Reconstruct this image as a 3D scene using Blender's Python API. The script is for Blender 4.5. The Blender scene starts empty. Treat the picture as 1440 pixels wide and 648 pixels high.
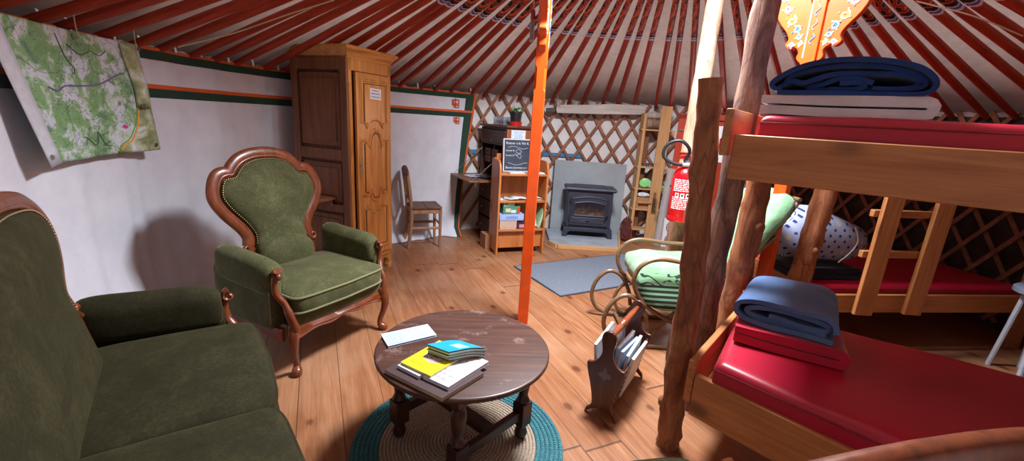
import bpy, bmesh, math, random
from mathutils import Vector, Matrix, noise
random.seed(7)
PI = math.pi
SC = bpy.context.scene
COL = SC.collection
V = Vector

# ------------------------------------------------------------------ mesh builder
def unit(v):
    v = V(v); return v.normalized() if v.length > 1e-9 else V((0, 0, 1))

class MB:
    def __init__(s): s.v = []; s.f = []; s.m = []
    def add(s, vs, fs, mat=0, M=None):
        b = len(s.v)
        s.v += [tuple(M @ V(p)) if M else tuple(p) for p in vs]
        for f in fs: s.f.append([b + i for i in f]); s.m.append(mat)
        return s
    def box(s, c, d, M=None, mat=0, taper=(1, 1)):
        x, y, z = d[0] / 2, d[1] / 2, d[2] / 2; tx, ty = taper
        vs = [(-x, -y, -z), (x, -y, -z), (x, y, -z), (-x, y, -z), (-x * tx, -y * ty, z), (x * tx, -y * ty, z), (x * tx, y * ty, z), (-x * tx, y * ty, z)]
        vs = [(p[0] + c[0], p[1] + c[1], p[2] + c[2]) for p in vs]
        return s.add(vs, [(0, 3, 2, 1), (4, 5, 6, 7), (0, 1, 5, 4), (1, 2, 6, 5), (2, 3, 7, 6), (3, 0, 4, 7)], mat, M)
    def quad(s, pts, z0, z1, mat=0):
        "prism over a horizontal polygon"
        n = len(pts)
        a = sum(pts[i][0] * pts[(i + 1) % n][1] - pts[(i + 1) % n][0] * pts[i][1] for i in range(n))
        if a < 0: pts = pts[::-1]
        vs = [(p[0], p[1], z0) for p in pts] + [(p[0], p[1], z1) for p in pts]
        fs = [tuple(range(n - 1, -1, -1)), tuple(range(n, 2 * n))] + [(i, (i + 1) % n, n + (i + 1) % n, n + i) for i in range(n)]
        return s.add(vs, fs, mat)
    def plate(s, pts, t, M=None, mat=0):
        "outline in local XZ, thickness t along Y (centred)"
        n = len(pts)
        a = sum(pts[i][0] * pts[(i + 1) % n][1] - pts[(i + 1) % n][0] * pts[i][1] for i in range(n))
        if a < 0: pts = pts[::-1]
        vs = [(p[0], -t / 2, p[1]) for p in pts] + [(p[0], t / 2, p[1]) for p in pts]
        fs = [tuple(range(n)), tuple(range(2 * n - 1, n - 1, -1))] + [((i + 1) % n, i, n + i, n + (i + 1) % n) for i in range(n)]
        return s.add(vs, fs, mat, M)
    def lathe(s, prof, n=24, M=None, mat=0):
        k = len(prof); vs = []
        for r, z in prof:
            for j in range(n):
                a = 2 * PI * j / n; vs.append((r * math.cos(a), r * math.sin(a), z))
        fs = []
        for i in range(k - 1):
            for j in range(n):
                q = (j + 1) % n; fs.append((i * n + j, i * n + q, (i + 1) * n + q, (i + 1) * n + j))
        fs.append(tuple(range(n - 1, -1, -1))); fs.append(tuple(range((k - 1) * n, k * n)))
        return s.add(vs, fs, mat, M)
    def tube(s, pts, r, n=8, closed=False, flat=1.0, up=None, mat=0, M=None, jit=0):
        "sweep; r scalar or list; flat scales the radius along `up`"
        P = [V(p) for p in pts]; k = len(P)
        R = r if isinstance(r, (list, tuple)) else [r] * k
        vs = []; prev = None
        for i in range(k):
            if closed: t = unit(P[(i + 1) % k] - P[i - 1])
            else: t = unit(P[min(i + 1, k - 1)] - P[max(i - 1, 0)])
            if up is not None: u = V(up)
            elif prev is not None: u = prev
            else: u = V((0, 0, 1)) if abs(t.z) < .9 else V((1, 0, 0))
            u = u - t * u.dot(t)
            if u.length < 1e-6: u = t.orthogonal()
            u.normalize(); prev = u; w = t.cross(u)
            for j in range(n):
                a = 2 * PI * j / n
                q = 1 + (jit * noise.noise(P[i] * 9 + V((math.cos(a), math.sin(a), i * .13)) * 1.3) if jit else 0)
                vs.append(P[i] + (w * math.cos(a) + u * math.sin(a) * flat) * R[i] * q)
        fs = []
        for i in range(k if closed else k - 1):
            i2 = (i + 1) % k
            for j in range(n):
                q = (j + 1) % n; fs.append((i * n + j, i * n + q, i2 * n + q, i2 * n + j))
        if not closed:
            fs.append(tuple(range(n - 1, -1, -1))); fs.append(tuple(range((k - 1) * n, k * n)))
        return s.add(vs, fs, mat, M)
    def ball(s, c, r, nu=12, nv=8, mat=0, M=None, e1=1.0, e2=1.0, fn=None):
        "superellipsoid: r radii, small e = boxy"
        r = (r, r, r) if not isinstance(r, (list, tuple)) else r
        pw = lambda x, e: math.copysign(abs(x) ** e, x)
        vs = [];
        for i in range(nv + 1):
            a = -PI / 2 + PI * i / nv
            if e1 < 1: a = PI / 2 * math.copysign(1 - (1 - abs(a) / (PI / 2)) ** 1.0, a)
            for j in range(nu):
                b = 2 * PI * j / nu
                p = V((r[0] * pw(math.cos(a), e1) * pw(math.cos(b), e2), r[1] * pw(math.cos(a), e1) * pw(math.sin(b), e2), r[2] * pw(math.sin(a), e1)))
                if fn: p = V(fn(p))
                vs.append(p + V(c))
        fs = []
        for i in range(nv):
            for j in range(nu):
                q = (j + 1) % nu; fs.append((i * nu + j, i * nu + q, (i + 1) * nu + q, (i + 1) * nu + j))
        return s.add(vs, fs, mat, M)
    def grid(s, fn, nu, nv, mat=0, matfn=None, closed=False, M=None):
        vs = [fn(i / nu, j / nv) for i in range(nu + 1) for j in range(nv + 1)]
        b = len(s.v); s.v += [tuple(M @ V(p)) if M else tuple(p) for p in vs]
        for i in range(nu):
            for j in range(nv):
                s.f.append([b + i * (nv + 1) + j, b + (i + 1) * (nv + 1) + j, b + (i + 1) * (nv + 1) + j + 1, b + i * (nv + 1) + j + 1])
                s.m.append(matfn((i + .5) / nu, (j + .5) / nv) if matfn else mat)
        return s
    def ribbon(s, pts, w, nrm, mat=0, M=None, t=.0006):
        P = [V(p) for p in pts]; k = len(P); nr = V(nrm).normalized(); vs = []
        for i in range(k):
            d = unit(P[min(i + 1, k - 1)] - P[max(i - 1, 0)]); sd = d.cross(nr) * w / 2
            vs += [P[i] - sd, P[i] + sd, P[i] + sd + nr * t, P[i] - sd + nr * t]
        fs = []
        for i in range(k - 1):
            for j in range(4):
                q = (j + 1) % 4; fs.append((i * 4 + j, i * 4 + q, i * 4 + 4 + q, i * 4 + 4 + j))
        fs += [(3, 2, 1, 0), tuple(range(4 * k - 4, 4 * k))]
        return s.add(vs, fs, mat, M)
    def cushion(s, c, d, M=None, mat=0, puff=.03, e=.25, n=20, fn=None):
        "rounded box cushion of size d with a puffed top"
        def f(p):
            x, y, z = p[0] / (d[0] / 2), p[1] / (d[1] / 2), p[2]
            k = max(0, 1 - x * x) ** .5 * max(0, 1 - y * y) ** .5
            z += puff * k * (1 if z > 0 else -.3)
            q = (p[0], p[1], z)
            return fn(q) if fn else q
        return s.ball(c, (d[0] / 2, d[1] / 2, d[2] / 2), nu=n * 4, nv=14, mat=mat, M=M, e1=e, e2=e, fn=f)
    def text(s, txt, size, M, mat=0, depth=.0004, align='LEFT'):
        cu = bpy.data.curves.new('lettering', 'FONT'); cu.body = txt; cu.size = size; cu.extrude = depth; cu.align_x = align; cu.resolution_u = 2
        o = bpy.data.objects.new('lettering', cu); COL.objects.link(o)
        dg = bpy.context.evaluated_depsgraph_get(); dg.update()
        me = o.evaluated_get(dg).to_mesh()
        s.add([p.co[:] for p in me.vertices], [tuple(p.vertices) for p in me.polygons], mat, M)
        o.evaluated_get(dg).to_mesh_clear(); bpy.data.objects.remove(o); bpy.data.curves.remove(cu)
        return s
    def build(s, name, mats, parent=None, M=None, sharp=35, bevel=0, seg=2, sub=0, kind=None, label=None):
        me = bpy.data.meshes.new(name); me.from_pydata(s.v, [], s.f)
        mats = mats if isinstance(mats, (list, tuple)) else [mats]
        for m in mats: me.materials.append(m)
        me.polygons.foreach_set('material_index', s.m)
        bm = bmesh.new(); bm.from_mesh(me); bmesh.ops.remove_doubles(bm, verts=bm.verts, dist=1e-6); bmesh.ops.recalc_face_normals(bm, faces=bm.faces); bm.to_mesh(me); bm.free()
        if sharp: me.polygons.foreach_set('use_smooth', [True] * len(me.polygons)); me.set_sharp_from_angle(angle=math.radians(sharp))
        o = bpy.data.objects.new(name, me); COL.objects.link(o)
        if parent: o.parent = parent
        if M: o.matrix_local = M
        if bevel:
            b = o.modifiers.new('bevel', 'BEVEL'); b.width = bevel; b.segments = seg; b.limit_method = 'ANGLE'; b.angle_limit = math.radians(40)
        if sub: q = o.modifiers.new('sub', 'SUBSURF'); q.levels = q.render_levels = sub
        if kind: o['kind'] = kind
        if label: o['label'] = label
        return o

def tag(o, label, cat, group=None, kind=None):
    o['label'] = label; o['category'] = cat
    if group: o['group'] = group
    if kind: o['kind'] = kind
    return o
def thing(name, label, cat, loc=(0, 0, 0), rz=0, group=None):
    o = bpy.data.objects.new(name, None); COL.objects.link(o); o.empty_display_size = .1
    o.location = loc; o.rotation_euler = (0, 0, math.radians(rz)); return tag(o, label, cat, group)
def struct(o): o['kind'] = 'structure'; return o
def copy_thing(o, label, loc=None, rz=None):
    c = o.copy(); COL.objects.link(c); c['label'] = label
    if loc is not None: c.location = loc
    if rz is not None: c.rotation_euler = (0, 0, math.radians(rz))
    for ch in [x for x in bpy.data.objects if x.parent == o]:
        d = ch.copy(); COL.objects.link(d); d.parent = c
        for g in [x for x in bpy.data.objects if x.parent == ch]:
            h = g.copy(); COL.objects.link(h); h.parent = d
    return c
def T(x=0, y=0, z=0): return Matrix.Translation((x, y, z))
def RX(a): return Matrix.Rotation(math.radians(a), 4, 'X')
def RY(a): return Matrix.Rotation(math.radians(a), 4, 'Y')
def RZ(a): return Matrix.Rotation(math.radians(a), 4, 'Z')
def frame(o, x, y, z):
    "matrix with origin o and axes x, y, z"
    M = Matrix.Identity(4)
    for i, a in enumerate((x, y, z, o)):
        for k in range(3): M[k][i] = a[k]
    return M
def board_frame(p0, p1, up=(0, 0, 1)):
    "local X runs from p0 to p1; origin at p0"
    x = unit(V(p1) - V(p0)); z = V(up); z = unit(z - x * z.dot(x)); y = z.cross(x)
    return frame(p0, x, y, z)
def spline(pts, n=6, closed=False):
    P = [V(p) for p in pts]; k = len(P); out = []
    rng = range(k) if closed else range(k - 1)
    for i in rng:
        a = P[i - 1] if (closed or i > 0) else P[0] * 2 - P[1]
        b = P[i]; c = P[(i + 1) % k]
        d = P[(i + 2) % k] if (closed or i + 2 < k) else P[-1] * 2 - P[-2]
        for q in range(n):
            t = q / n
            out.append(.5 * ((2 * b) + (c - a) * t + (2 * a - 5 * b + 4 * c - d) * t * t + (3 * b - a - 3 * c + d) * t ** 3))
    if not closed: out.append(P[-1])
    return out
def spline2(pts, n=6): return [(p.x, p.z) for p in spline([(a, 0, b) for a, b in pts], n)]
def arc(c, r, a0, a1, n=10): return [(c[0] + r * math.cos(math.radians(a0 + (a1 - a0) * i / n)), c[1] + r * math.sin(math.radians(a0 + (a1 - a0) * i / n))) for i in range(n + 1)]

# ------------------------------------------------------------------ materials
def srgb(r, g, b): return tuple(((c / 255) / 12.92 if c / 255 <= .04045 else ((c / 255 + .055) / 1.055) ** 2.4) for c in (r, g, b)) + (1,)
class NT:
    def __init__(s, name):
        s.m = bpy.data.materials.new(name); s.m.use_nodes = True
        s.n = s.m.node_tree.nodes; s.l = s.m.node_tree.links; s.b = s.n['Principled BSDF']; s.tc = None
    def node(s, t, **k):
        n = s.n.new(t)
        for a, b in k.items(): setattr(n, a, b)
        return n
    def set(s, n, i, v):
        if hasattr(v, 'is_linked') or hasattr(v, 'links'): s.l.new(v, n.inputs[i])
        else: n.inputs[i].default_value = v
    def obj(s):
        if not s.tc: s.tc = s.node('ShaderNodeTexCoord')
        return s.tc.outputs['Object']
    def map(s, scale=(1, 1, 1), rot=(0, 0, 0), loc=(0, 0, 0), rnd=True):
        m = s.node('ShaderNodeMapping'); s.l.new(s.obj(), m.inputs[0])
        m.inputs['Scale'].default_value = scale; m.inputs['Rotation'].default_value = rot; m.inputs['Location'].default_value = loc
        if not rnd: return m.outputs[0]
        oi = s.node('ShaderNodeObjectInfo'); mu = s.math('MULTIPLY', oi.outputs['Random'], 37.0)
        a = s.node('ShaderNodeVectorMath', operation='ADD'); s.l.new(m.outputs[0], a.inputs[0]); s.l.new(mu, a.inputs[1]); return a.outputs[0]
    def math(s, op, a, b=0.0, c=None, clamp=False):
        n = s.node('ShaderNodeMath', operation=op); n.use_clamp = clamp; s.set(n, 0, a); s.set(n, 1, b)
        if c is not None: s.set(n, 2, c)
        return n.outputs[0]
    def noise(s, vec, scale=5, detail=4, rough=.55, dist=0):
        n = s.node('ShaderNodeTexNoise'); s.l.new(vec, n.inputs['Vector']); n.inputs['Scale'].default_value = scale; n.inputs['Detail'].default_value = detail
        n.inputs['Roughness'].default_value = rough; n.inputs['Distortion'].default_value = dist; return n.outputs['Fac']
    def voro(s, vec, scale=5, out='Distance', feature='F1', metric='EUCLIDEAN', rnd=1.0):
        n = s.node('ShaderNodeTexVoronoi', feature=feature, distance=metric); s.l.new(vec, n.inputs['Vector']); n.inputs['Scale'].default_value = scale; n.inputs['Randomness'].default_value = rnd; return n.outputs[out]
    def ramp(s, fac, stops, interp='LINEAR'):
        r = s.node('ShaderNodeValToRGB'); r.color_ramp.interpolation = interp; e = r.color_ramp.elements
        while len(e) < len(stops): e.new(.5)
        for x, (p, c) in zip(e, stops): x.position = p; x.color = c
        s.l.new(fac, r.inputs[0]); return r.outputs['Color']
    def mix(s, fac, a, b, mode='MIX'):
        n = s.node('ShaderNodeMix', data_type='RGBA', blend_type=mode); s.set(n, 0, fac); s.set(n, 6, a); s.set(n, 7, b); return n.outputs[2]
    def xyz(s, vec):
        n = s.node('ShaderNodeSeparateXYZ'); s.l.new(vec, n.inputs[0]); return n.outputs
    def color(s, c): s.set(s.b, 'Base Color', c)
    def p(s, **k):
        for a, v in k.items(): s.set(s.b, a.replace('_', ' '), v)
    def bump(s, h, strength=.2, dist=.01):
        n = s.node('ShaderNodeBump'); n.inputs['Strength'].default_value = strength; n.inputs['Distance'].default_value = dist; s.l.new(h, n.inputs['Height']); s.l.new(n.outputs[0], s.b.inputs['Normal'])

_cache = {}
def plain(c, rough=.5, metal=0, var=.08, scale=30, bump=0, **k):
    key = ('plain', c, rough, metal, var, scale, bump, tuple(sorted(k.items())))
    if key in _cache: return _cache[key]
    t = NT('surface'); n = t.noise(t.map(), scale, 3); a = tuple(x * (1 - var) for x in srgb(*c)[:3]) + (1,); b = tuple(min(1, x * (1 + var)) for x in srgb(*c)[:3]) + (1,)
    t.color(t.ramp(n, [(.3, a), (.7, b)])); t.p(Roughness=rough, Metallic=metal, **k)
    if bump: t.bump(n, bump, .004)
    _cache[key] = t.m; return t.m
def wood(c1, c2, axis='X', rough=.45, knots=0.0, scale=1.0, coat=0.0, bump=.15, wear=None):
    key = ('wood', c1, c2, axis, rough, knots, scale, coat, bump, wear)
    if key in _cache: return _cache[key]
    t = NT('wood'); i = 'XYZ'.index(axis)
    sc = [11 * scale] * 3; sc[i] = .9 * scale; v = t.map(tuple(sc))
    n1 = t.noise(v, 1.6, 6, .6, 1.2); sc2 = [60 * scale] * 3; sc2[i] = 2.5 * scale; n2 = t.noise(t.map(tuple(sc2)), 1.5, 4, .6, .3)
    h = t.math('ADD', t.math('MULTIPLY', n1, .7), t.math('MULTIPLY', n2, .3))
    col = t.ramp(h, [(.32, srgb(*c1)), (.66, srgb(*c2))])
    if knots:
        sk = [3.6] * 3; sk[i] = 2.0; d = t.voro(t.map(tuple(sk)), knots, rnd=.9)
        dn = t.math('ADD', d, t.math('MULTIPLY', n2, .06))
        k = t.ramp(dn, [(.0, (1, 1, 1, 1)), (.12, (.7, .7, .7, 1)), (.17, (.25, .25, .25, 1)), (.23, (0, 0, 0, 1))])
        col = t.mix(k, col, tuple(x * .35 for x in srgb(*c1)[:3]) + (1,))
    if wear:
        w = t.noise(t.map((1, 1, 1)), 9, 8, .75); s_ = t.noise(t.map((3, 3, 3), (0, 0, .7)), 3, 4)
        col = t.mix(t.ramp(t.math('MULTIPLY', w, s_), [(.30, (0, 0, 0, 1)), (.42, (.55, .55, .55, 1))]), col, srgb(*wear))
    t.color(col); t.p(Roughness=t.math('ADD', t.math('MULTIPLY', n2, .2), rough - .1)); t.b.inputs['Coat Weight'].default_value = coat; t.b.inputs['Coat Roughness'].default_value = .2
    t.bump(h, bump, .004); _cache[key] = t.m; return t.m
def cloth(c, c2=None, scale=900, rough=.9, sheen=.2, bump=.1, big=3, kind='cloth'):
    key = ('cloth', c, c2, scale, rough, sheen, bump, big)
    if key in _cache: return _cache[key]
    t = NT(kind); v = t.map(); n = t.noise(v, big, 5, .6); f = t.noise(v, scale, 2)
    c2 = c2 or tuple(int(x * .88) for x in c)
    t.color(t.ramp(t.math('ADD', t.math('MULTIPLY', n, .75), t.math('MULTIPLY', f, .25)), [(.35, srgb(*c2)), (.65, srgb(*c))]))
    t.p(Roughness=rough); t.b.inputs['Sheen Weight'].default_value = sheen; t.b.inputs['Sheen Roughness'].default_value = .4
    t.bump(t.math('ADD', t.math('MULTIPLY', f, .15), n), bump, .01); _cache[key] = t.m; return t.m
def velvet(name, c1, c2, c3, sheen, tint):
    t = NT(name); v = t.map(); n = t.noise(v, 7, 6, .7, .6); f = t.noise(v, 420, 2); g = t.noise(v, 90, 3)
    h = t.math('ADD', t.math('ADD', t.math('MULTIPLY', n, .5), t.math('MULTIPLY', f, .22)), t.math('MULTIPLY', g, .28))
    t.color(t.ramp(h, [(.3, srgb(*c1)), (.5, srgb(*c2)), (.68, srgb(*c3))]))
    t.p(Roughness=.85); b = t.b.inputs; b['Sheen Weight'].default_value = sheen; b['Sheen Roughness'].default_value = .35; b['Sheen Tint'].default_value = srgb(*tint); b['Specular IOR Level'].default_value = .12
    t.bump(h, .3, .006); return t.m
def paint(c, rough=.35, var=.1, coat=.2): return plain(c, rough, 0, var, 14, .04, Coat_Weight=coat)
def bark(c1, c2, c3, bumpk=.8, stripes=0.0):
    key = ('bark', c1, c2, c3, bumpk)
    if key in _cache: return _cache[key]
    t = NT('log'); v = t.map((7, 7, 1.6)); n = t.noise(v, 1.7, 8, .7, 1.0); q = t.noise(t.map((2, 2, 1.2)), 3, 5, .7, .4); cr = t.voro(t.map((14, 14, 1.8)), 1.3, feature='DISTANCE_TO_EDGE')
    col = t.ramp(n, [(.3, srgb(*c1)), (.5, srgb(*c2)), (.7, srgb(*c3))])
    col = t.mix(t.ramp(q, [(.54, (0, 0, 0, 1)), (.68, (.6, .6, .6, 1))]), col, srgb(*[int(x * .6) for x in c1]))
    col = t.mix(t.ramp(cr, [(.0, (.45, .45, .45, 1)), (.03, (0, 0, 0, 1))]), col, srgb(*[int(x * .5) for x in c1]))
    t.color(col); t.p(Roughness=.75); t.bump(t.math('ADD', n, t.math('MULTIPLY', cr, .6)), bumpk, .012); _cache[key] = t.m; return t.m
# ------------------------------------------------------------------ camera
pitch, roll = math.radians(14.2), math.radians(3.58)
fw = V((0, math.cos(pitch), -math.sin(pitch))); up0 = V((0, math.sin(pitch), math.cos(pitch))); r0 = V((1, 0, 0))
cx_ = r0 * math.cos(roll) + up0 * math.sin(roll); cy_ = up0 * math.cos(roll) - r0 * math.sin(roll)
cam = bpy.data.objects.new('camera', bpy.data.cameras.new('camera')); COL.objects.link(cam)
cam.matrix_world = frame((0, 0, 1.4), cx_, cy_, -fw)
cam.data.sensor_width = 36; cam.data.lens = 612 / 1440 * 36; cam.data.clip_start = .02
SC.camera = cam
SC.view_settings.view_transform = 'Standard'; SC.view_settings.look = 'None'; SC.view_settings.gamma = 1; SC.view_settings.use_curve_mapping = False
SC.view_settings.exposure = 0.14

# ------------------------------------------------------------------ shared materials
CX, CY, RW = .88, 2.70, 3.14           # the yurt's centre and wall radius
ZW, SL = 1.656, .414                   # wall height and roof slope
WALNUT = wood((74, 31, 14), (134, 67, 34), 'Z', .36, coat=.25, bump=.05)
WALNUTX = wood((74, 31, 14), (134, 67, 34), 'X', .36, coat=.25, bump=.05)
VELVET = velvet('green_velvet', (54, 54, 34), (76, 77, 50), (104, 105, 76), .8, (184, 184, 152)); VELVET2 = velvet('shaded_green_velvet', (29, 27, 17), (43, 40, 25), (63, 59, 38), .38, (170, 168, 120))  # VELVET2: same velvet darkened, its dimness put into the colour
PINE = wood((150, 88, 45), (196, 132, 78), 'X', .5, knots=1.2)
PINEZ = wood((150, 88, 45), (196, 132, 78), 'Z', .5, knots=1.2)
PALEZ = wood((176, 128, 80), (214, 170, 118), 'Z', .6, knots=1.2)
PALEX = wood((176, 128, 80), (214, 170, 118), 'X', .6, knots=1.0)
SHELFZ = wood((150, 82, 36), (205, 128, 66), 'Z', .4, knots=1.0, coat=.15)
SHELFX = wood((150, 82, 36), (205, 128, 66), 'X', .4, knots=1.0, coat=.15)
DARKX = wood((38, 20, 15), (66, 36, 26), 'X', .42, coat=.2, bump=.06)
DARKZ = wood((38, 20, 15), (66, 36, 26), 'Z', .42, coat=.2, bump=.06)
OAKZ = wood((164, 104, 44), (228, 162, 84), 'Z', .42, scale=1.2, coat=.15)
OAKX = wood((164, 104, 44), (228, 162, 84), 'X', .42, scale=1.2, coat=.15)
SIDEZ = wood((104, 62, 40), (150, 98, 66), 'Z', .5, scale=1.2)
SIDEX = wood((104, 62, 40), (150, 98, 66), 'X', .5, scale=1.2)
GREY = wood((164, 154, 146), (214, 206, 198), 'X', .85, bump=.4)
WHITE = plain((226, 226, 230), .6, var=.03)
PAPER = plain((224, 226, 234), .7, var=.05, scale=60)
BLACK = plain((14, 14, 15), .5)
STEEL = plain((190, 190, 195), .3, 1.0)
BRASS = plain((190, 165, 110), .35, 1.0)
ORANGE = paint((224, 82, 14), .35)
REDBROWN = paint((150, 48, 18), .35)
TWINE = plain((196, 178, 150), .9)
INK = plain((70, 72, 110), .8)

# ------------------------------------------------------------------ floor
t = NT('floor_planks')
ang = .425
v = t.map((1, 1, 1), (0, 0, -ang), rnd=False); o_ = t.xyz(v)      # local x across the boards, y along them
# rotate so x' = across, y' = along
ca, sa = math.cos(ang), math.sin(ang)
P_ = t.xyz(t.obj())
ac = t.math('ADD', t.math('MULTIPLY', P_[0], .911), t.math('MULTIPLY', P_[1], .412))
al = t.math('ADD', t.math('MULTIPLY', P_[0], -.412), t.math('MULTIPLY', P_[1], .911))
u = t.math('DIVIDE', t.math('ADD', ac, .145), .195); idx = t.math('FLOOR', u); fr = t.math('FRACT', u)
wn = t.node('ShaderNodeTexWhiteNoise', noise_dimensions='1D'); t.l.new(idx, wn.inputs['W']); rv = wn.outputs['Value']
w = t.math('DIVIDE', t.math('ADD', al, t.math('MULTIPLY', rv, 7.0)), 2.6); fy = t.math('FRACT', w); iy = t.math('FLOOR', w)
wn2 = t.node('ShaderNodeTexWhiteNoise', noise_dimensions='2D'); cb2 = t.node('ShaderNodeCombineXYZ'); t.l.new(idx, cb2.inputs[0]); t.l.new(iy, cb2.inputs[1]); t.l.new(cb2.outputs[0], wn2.inputs['Vector']); rv2 = wn2.outputs['Value']
cb = t.node('ShaderNodeCombineXYZ'); t.l.new(t.math('ADD', t.math('MULTIPLY', ac, 14), t.math('MULTIPLY', rv2, 50)), cb.inputs[0]); t.l.new(t.math('MULTIPLY', al, 1.1), cb.inputs[1]); t.l.new(t.math('MULTIPLY', rv2, 31), cb.inputs[2])
g1 = t.noise(cb.outputs[0], 1.3, 7, .62, 1.6)
cf = t.node('ShaderNodeCombineXYZ'); t.l.new(t.math('MULTIPLY', ac, 120), cf.inputs[0]); t.l.new(t.math('MULTIPLY', al, 3.5), cf.inputs[1]); g2 = t.noise(cf.outputs[0], 1, 3)
h = t.math('ADD', t.math('MULTIPLY', g1, .7), t.math('MULTIPLY', g2, .3))
col = t.ramp(h, [(.3, srgb(116, 70, 44)), (.5, srgb(150, 99, 66)), (.7, srgb(180, 131, 96))])
col = t.mix(t.math('MULTIPLY', rv2, .4), col, srgb(124, 70, 38), 'MIX')
patch = t.noise(t.map((1, 1, 1), rnd=False), 1.1, 4)
col = t.mix(t.ramp(patch, [(.45, (0, 0, 0, 1)), (.7, (.45, .45, .45, 1))]), col, srgb(186, 148, 118))
ck = t.node('ShaderNodeCombineXYZ'); t.l.new(t.math('MULTIPLY', ac, 5.1), ck.inputs[0]); t.l.new(t.math('MULTIPLY', al, 3.4), ck.inputs[1]); t.l.new(t.math('MULTIPLY', idx, 3.7), ck.inputs[2])
kd = t.voro(ck.outputs[0], .95, rnd=1.0); kd = t.math('ADD', kd, t.math('MULTIPLY', g2, .05))
col = t.mix(t.ramp(kd, [(.0, (.95, .95, .95, 1)), (.12, (.75, .75, .75, 1)), (.15, (.2, .2, .2, 1)), (.24, (0, 0, 0, 1))]), col, srgb(86, 42, 20))
seam = t.math('ADD', t.math('MINIMUM', fr, t.math('SUBTRACT', 1.0, fr)), t.math('MULTIPLY', t.math('SUBTRACT', rv2, .5), .012)); sm = t.ramp(seam, [(.0, (1, 1, 1, 1)), (.006, (.75, .75, .75, 1)), (.013, (0, 0, 0, 1))])
seam2 = t.math('MINIMUM', fy, t.math('SUBTRACT', 1.0, fy)); sm2 = t.ramp(seam2, [(.0, (.9, .9, .9, 1)), (.0012, (0, 0, 0, 1))])
sj = t.math('MAXIMUM', sm, sm2)
col = t.mix(sj, col, srgb(52, 26, 13)); t.color(col)
t.p(Roughness=t.math('ADD', t.math('MULTIPLY', g1, .25), .26)); t.b.inputs['Specular IOR Level'].default_value = .4
t.bump(t.math('SUBTRACT', t.math('MULTIPLY', h, .25), sj), .3, .004)
FLOOR = t.m
m = MB(); m.lathe([(RW + .1, -.06), (RW + .1, 0)], 96, T(CX, CY, 0)); struct(m.build('floor', FLOOR, sharp=0))

# ------------------------------------------------------------------ outer felt wall, roof felt
t = NT('felt_wall'); n = t.noise(t.map((1, 1, 1), rnd=False), 3, 6, .65); t.color(t.ramp(n, [(.3, srgb(206, 203, 202)), (.7, srgb(236, 234, 234))])); t.p(Roughness=.95); t.bump(n, .3, .02); FELTW = t.m
t = NT('felt_roof'); v = t.map((1, 1, 1), rnd=False); n = t.noise(v, 1.6, 7, .65); f = t.noise(v, 14, 4)
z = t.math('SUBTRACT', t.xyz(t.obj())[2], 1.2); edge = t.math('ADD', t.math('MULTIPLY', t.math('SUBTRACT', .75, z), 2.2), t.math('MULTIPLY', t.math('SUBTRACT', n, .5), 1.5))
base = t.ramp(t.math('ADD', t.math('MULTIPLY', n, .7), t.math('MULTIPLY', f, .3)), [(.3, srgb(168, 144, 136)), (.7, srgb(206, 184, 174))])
t.color(t.mix(t.ramp(edge, [(.15, (0, 0, 0, 1)), (.75, (.75, .75, .75, 1))]), base, srgb(118, 102, 98)))      # darker towards the eaves, edge broken up by noise
t.p(Roughness=.95); t.bump(n, .35, .03); FELTR = t.m
tr = t.node('ShaderNodeBsdfTranslucent'); t.l.new(t.b.inputs['Base Color'].links[0].from_socket, tr.inputs['Color'])     # daylight seeps through the canvas roof
ms = t.node('ShaderNodeMixShader'); t.l.new(t.ramp(z, [(.0, (0, 0, 0, 1)), (.60, (.02, .02, .02, 1)), (.9, (.22, .22, .22, 1))]), ms.inputs[0]); t.l.new(t.b.outputs[0], ms.inputs[1]); t.l.new(tr.outputs[0], ms.inputs[2]); t.l.new(ms.outputs[0], t.n['Material Output'].inputs['Surface'])
m = MB(); m.grid(lambda a, b: (CX + RW * math.cos(2 * PI * a), CY + RW * math.sin(2 * PI * a), 1.72 * b), 120, 4); struct(m.build('wall_outer', FELTW))
t = NT('shade_lining'); n = t.noise(t.map((1, 1, 1), rnd=False), 4, 6, .65); t.color(t.ramp(n, [(.3, srgb(44, 34, 30)), (.7, srgb(78, 66, 60))])); t.p(Roughness=.95)
m = MB(); m.grid(lambda a, b: (CX + 3.12 * math.cos(math.radians(-60 + 109 * a)), CY + 3.12 * math.sin(math.radians(-60 + 109 * a)), 1.66 * b), 50, 2); struct(m.build('wall_right_shade', t.m))  # added dark sheet along the right wall, stands for the shade behind the bunks
def roof(a, b):
    r = RW + .03 + (.86 - RW - .03) * b; z = ZW + .05 + SL * (RW - .03 - r); sag = -.012 * math.cos(90 * 2 * PI * a) * (1 - b)
    return (CX + r * math.cos(2 * PI * a), CY + r * math.sin(2 * PI * a), z + sag + .01 * noise.noise(V((a * 30, b * 5, 0))))
m = MB(); m.grid(roof, 360, 12); struct(m.build('ceiling', FELTR))
zr = ZW + SL * (3.08 - .95)
ring = thing('crown_ring', 'orange wooden crown ring holding the upper ends of the roof poles', 'crown ring', (CX, CY, zr))
m = MB(); m.tube([(  .90 * math.cos(2 * PI * i / 48), .90 * math.sin(2 * PI * i / 48), .0) for i in range(48)], .05, 8, closed=True, up=(0, 0, 1)); m.build('ring_rim', ORANGE, ring)
for k in range(2):
    m = MB(); m.tube([(.89 * math.cos(PI * k / 2) * q, .89 * math.sin(PI * k / 2) * q, .16 * (1 - q * q)) for q in [i / 8 - 1 for i in range(17)]], .022, 8); m.build('spoke', ORANGE, ring)

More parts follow.
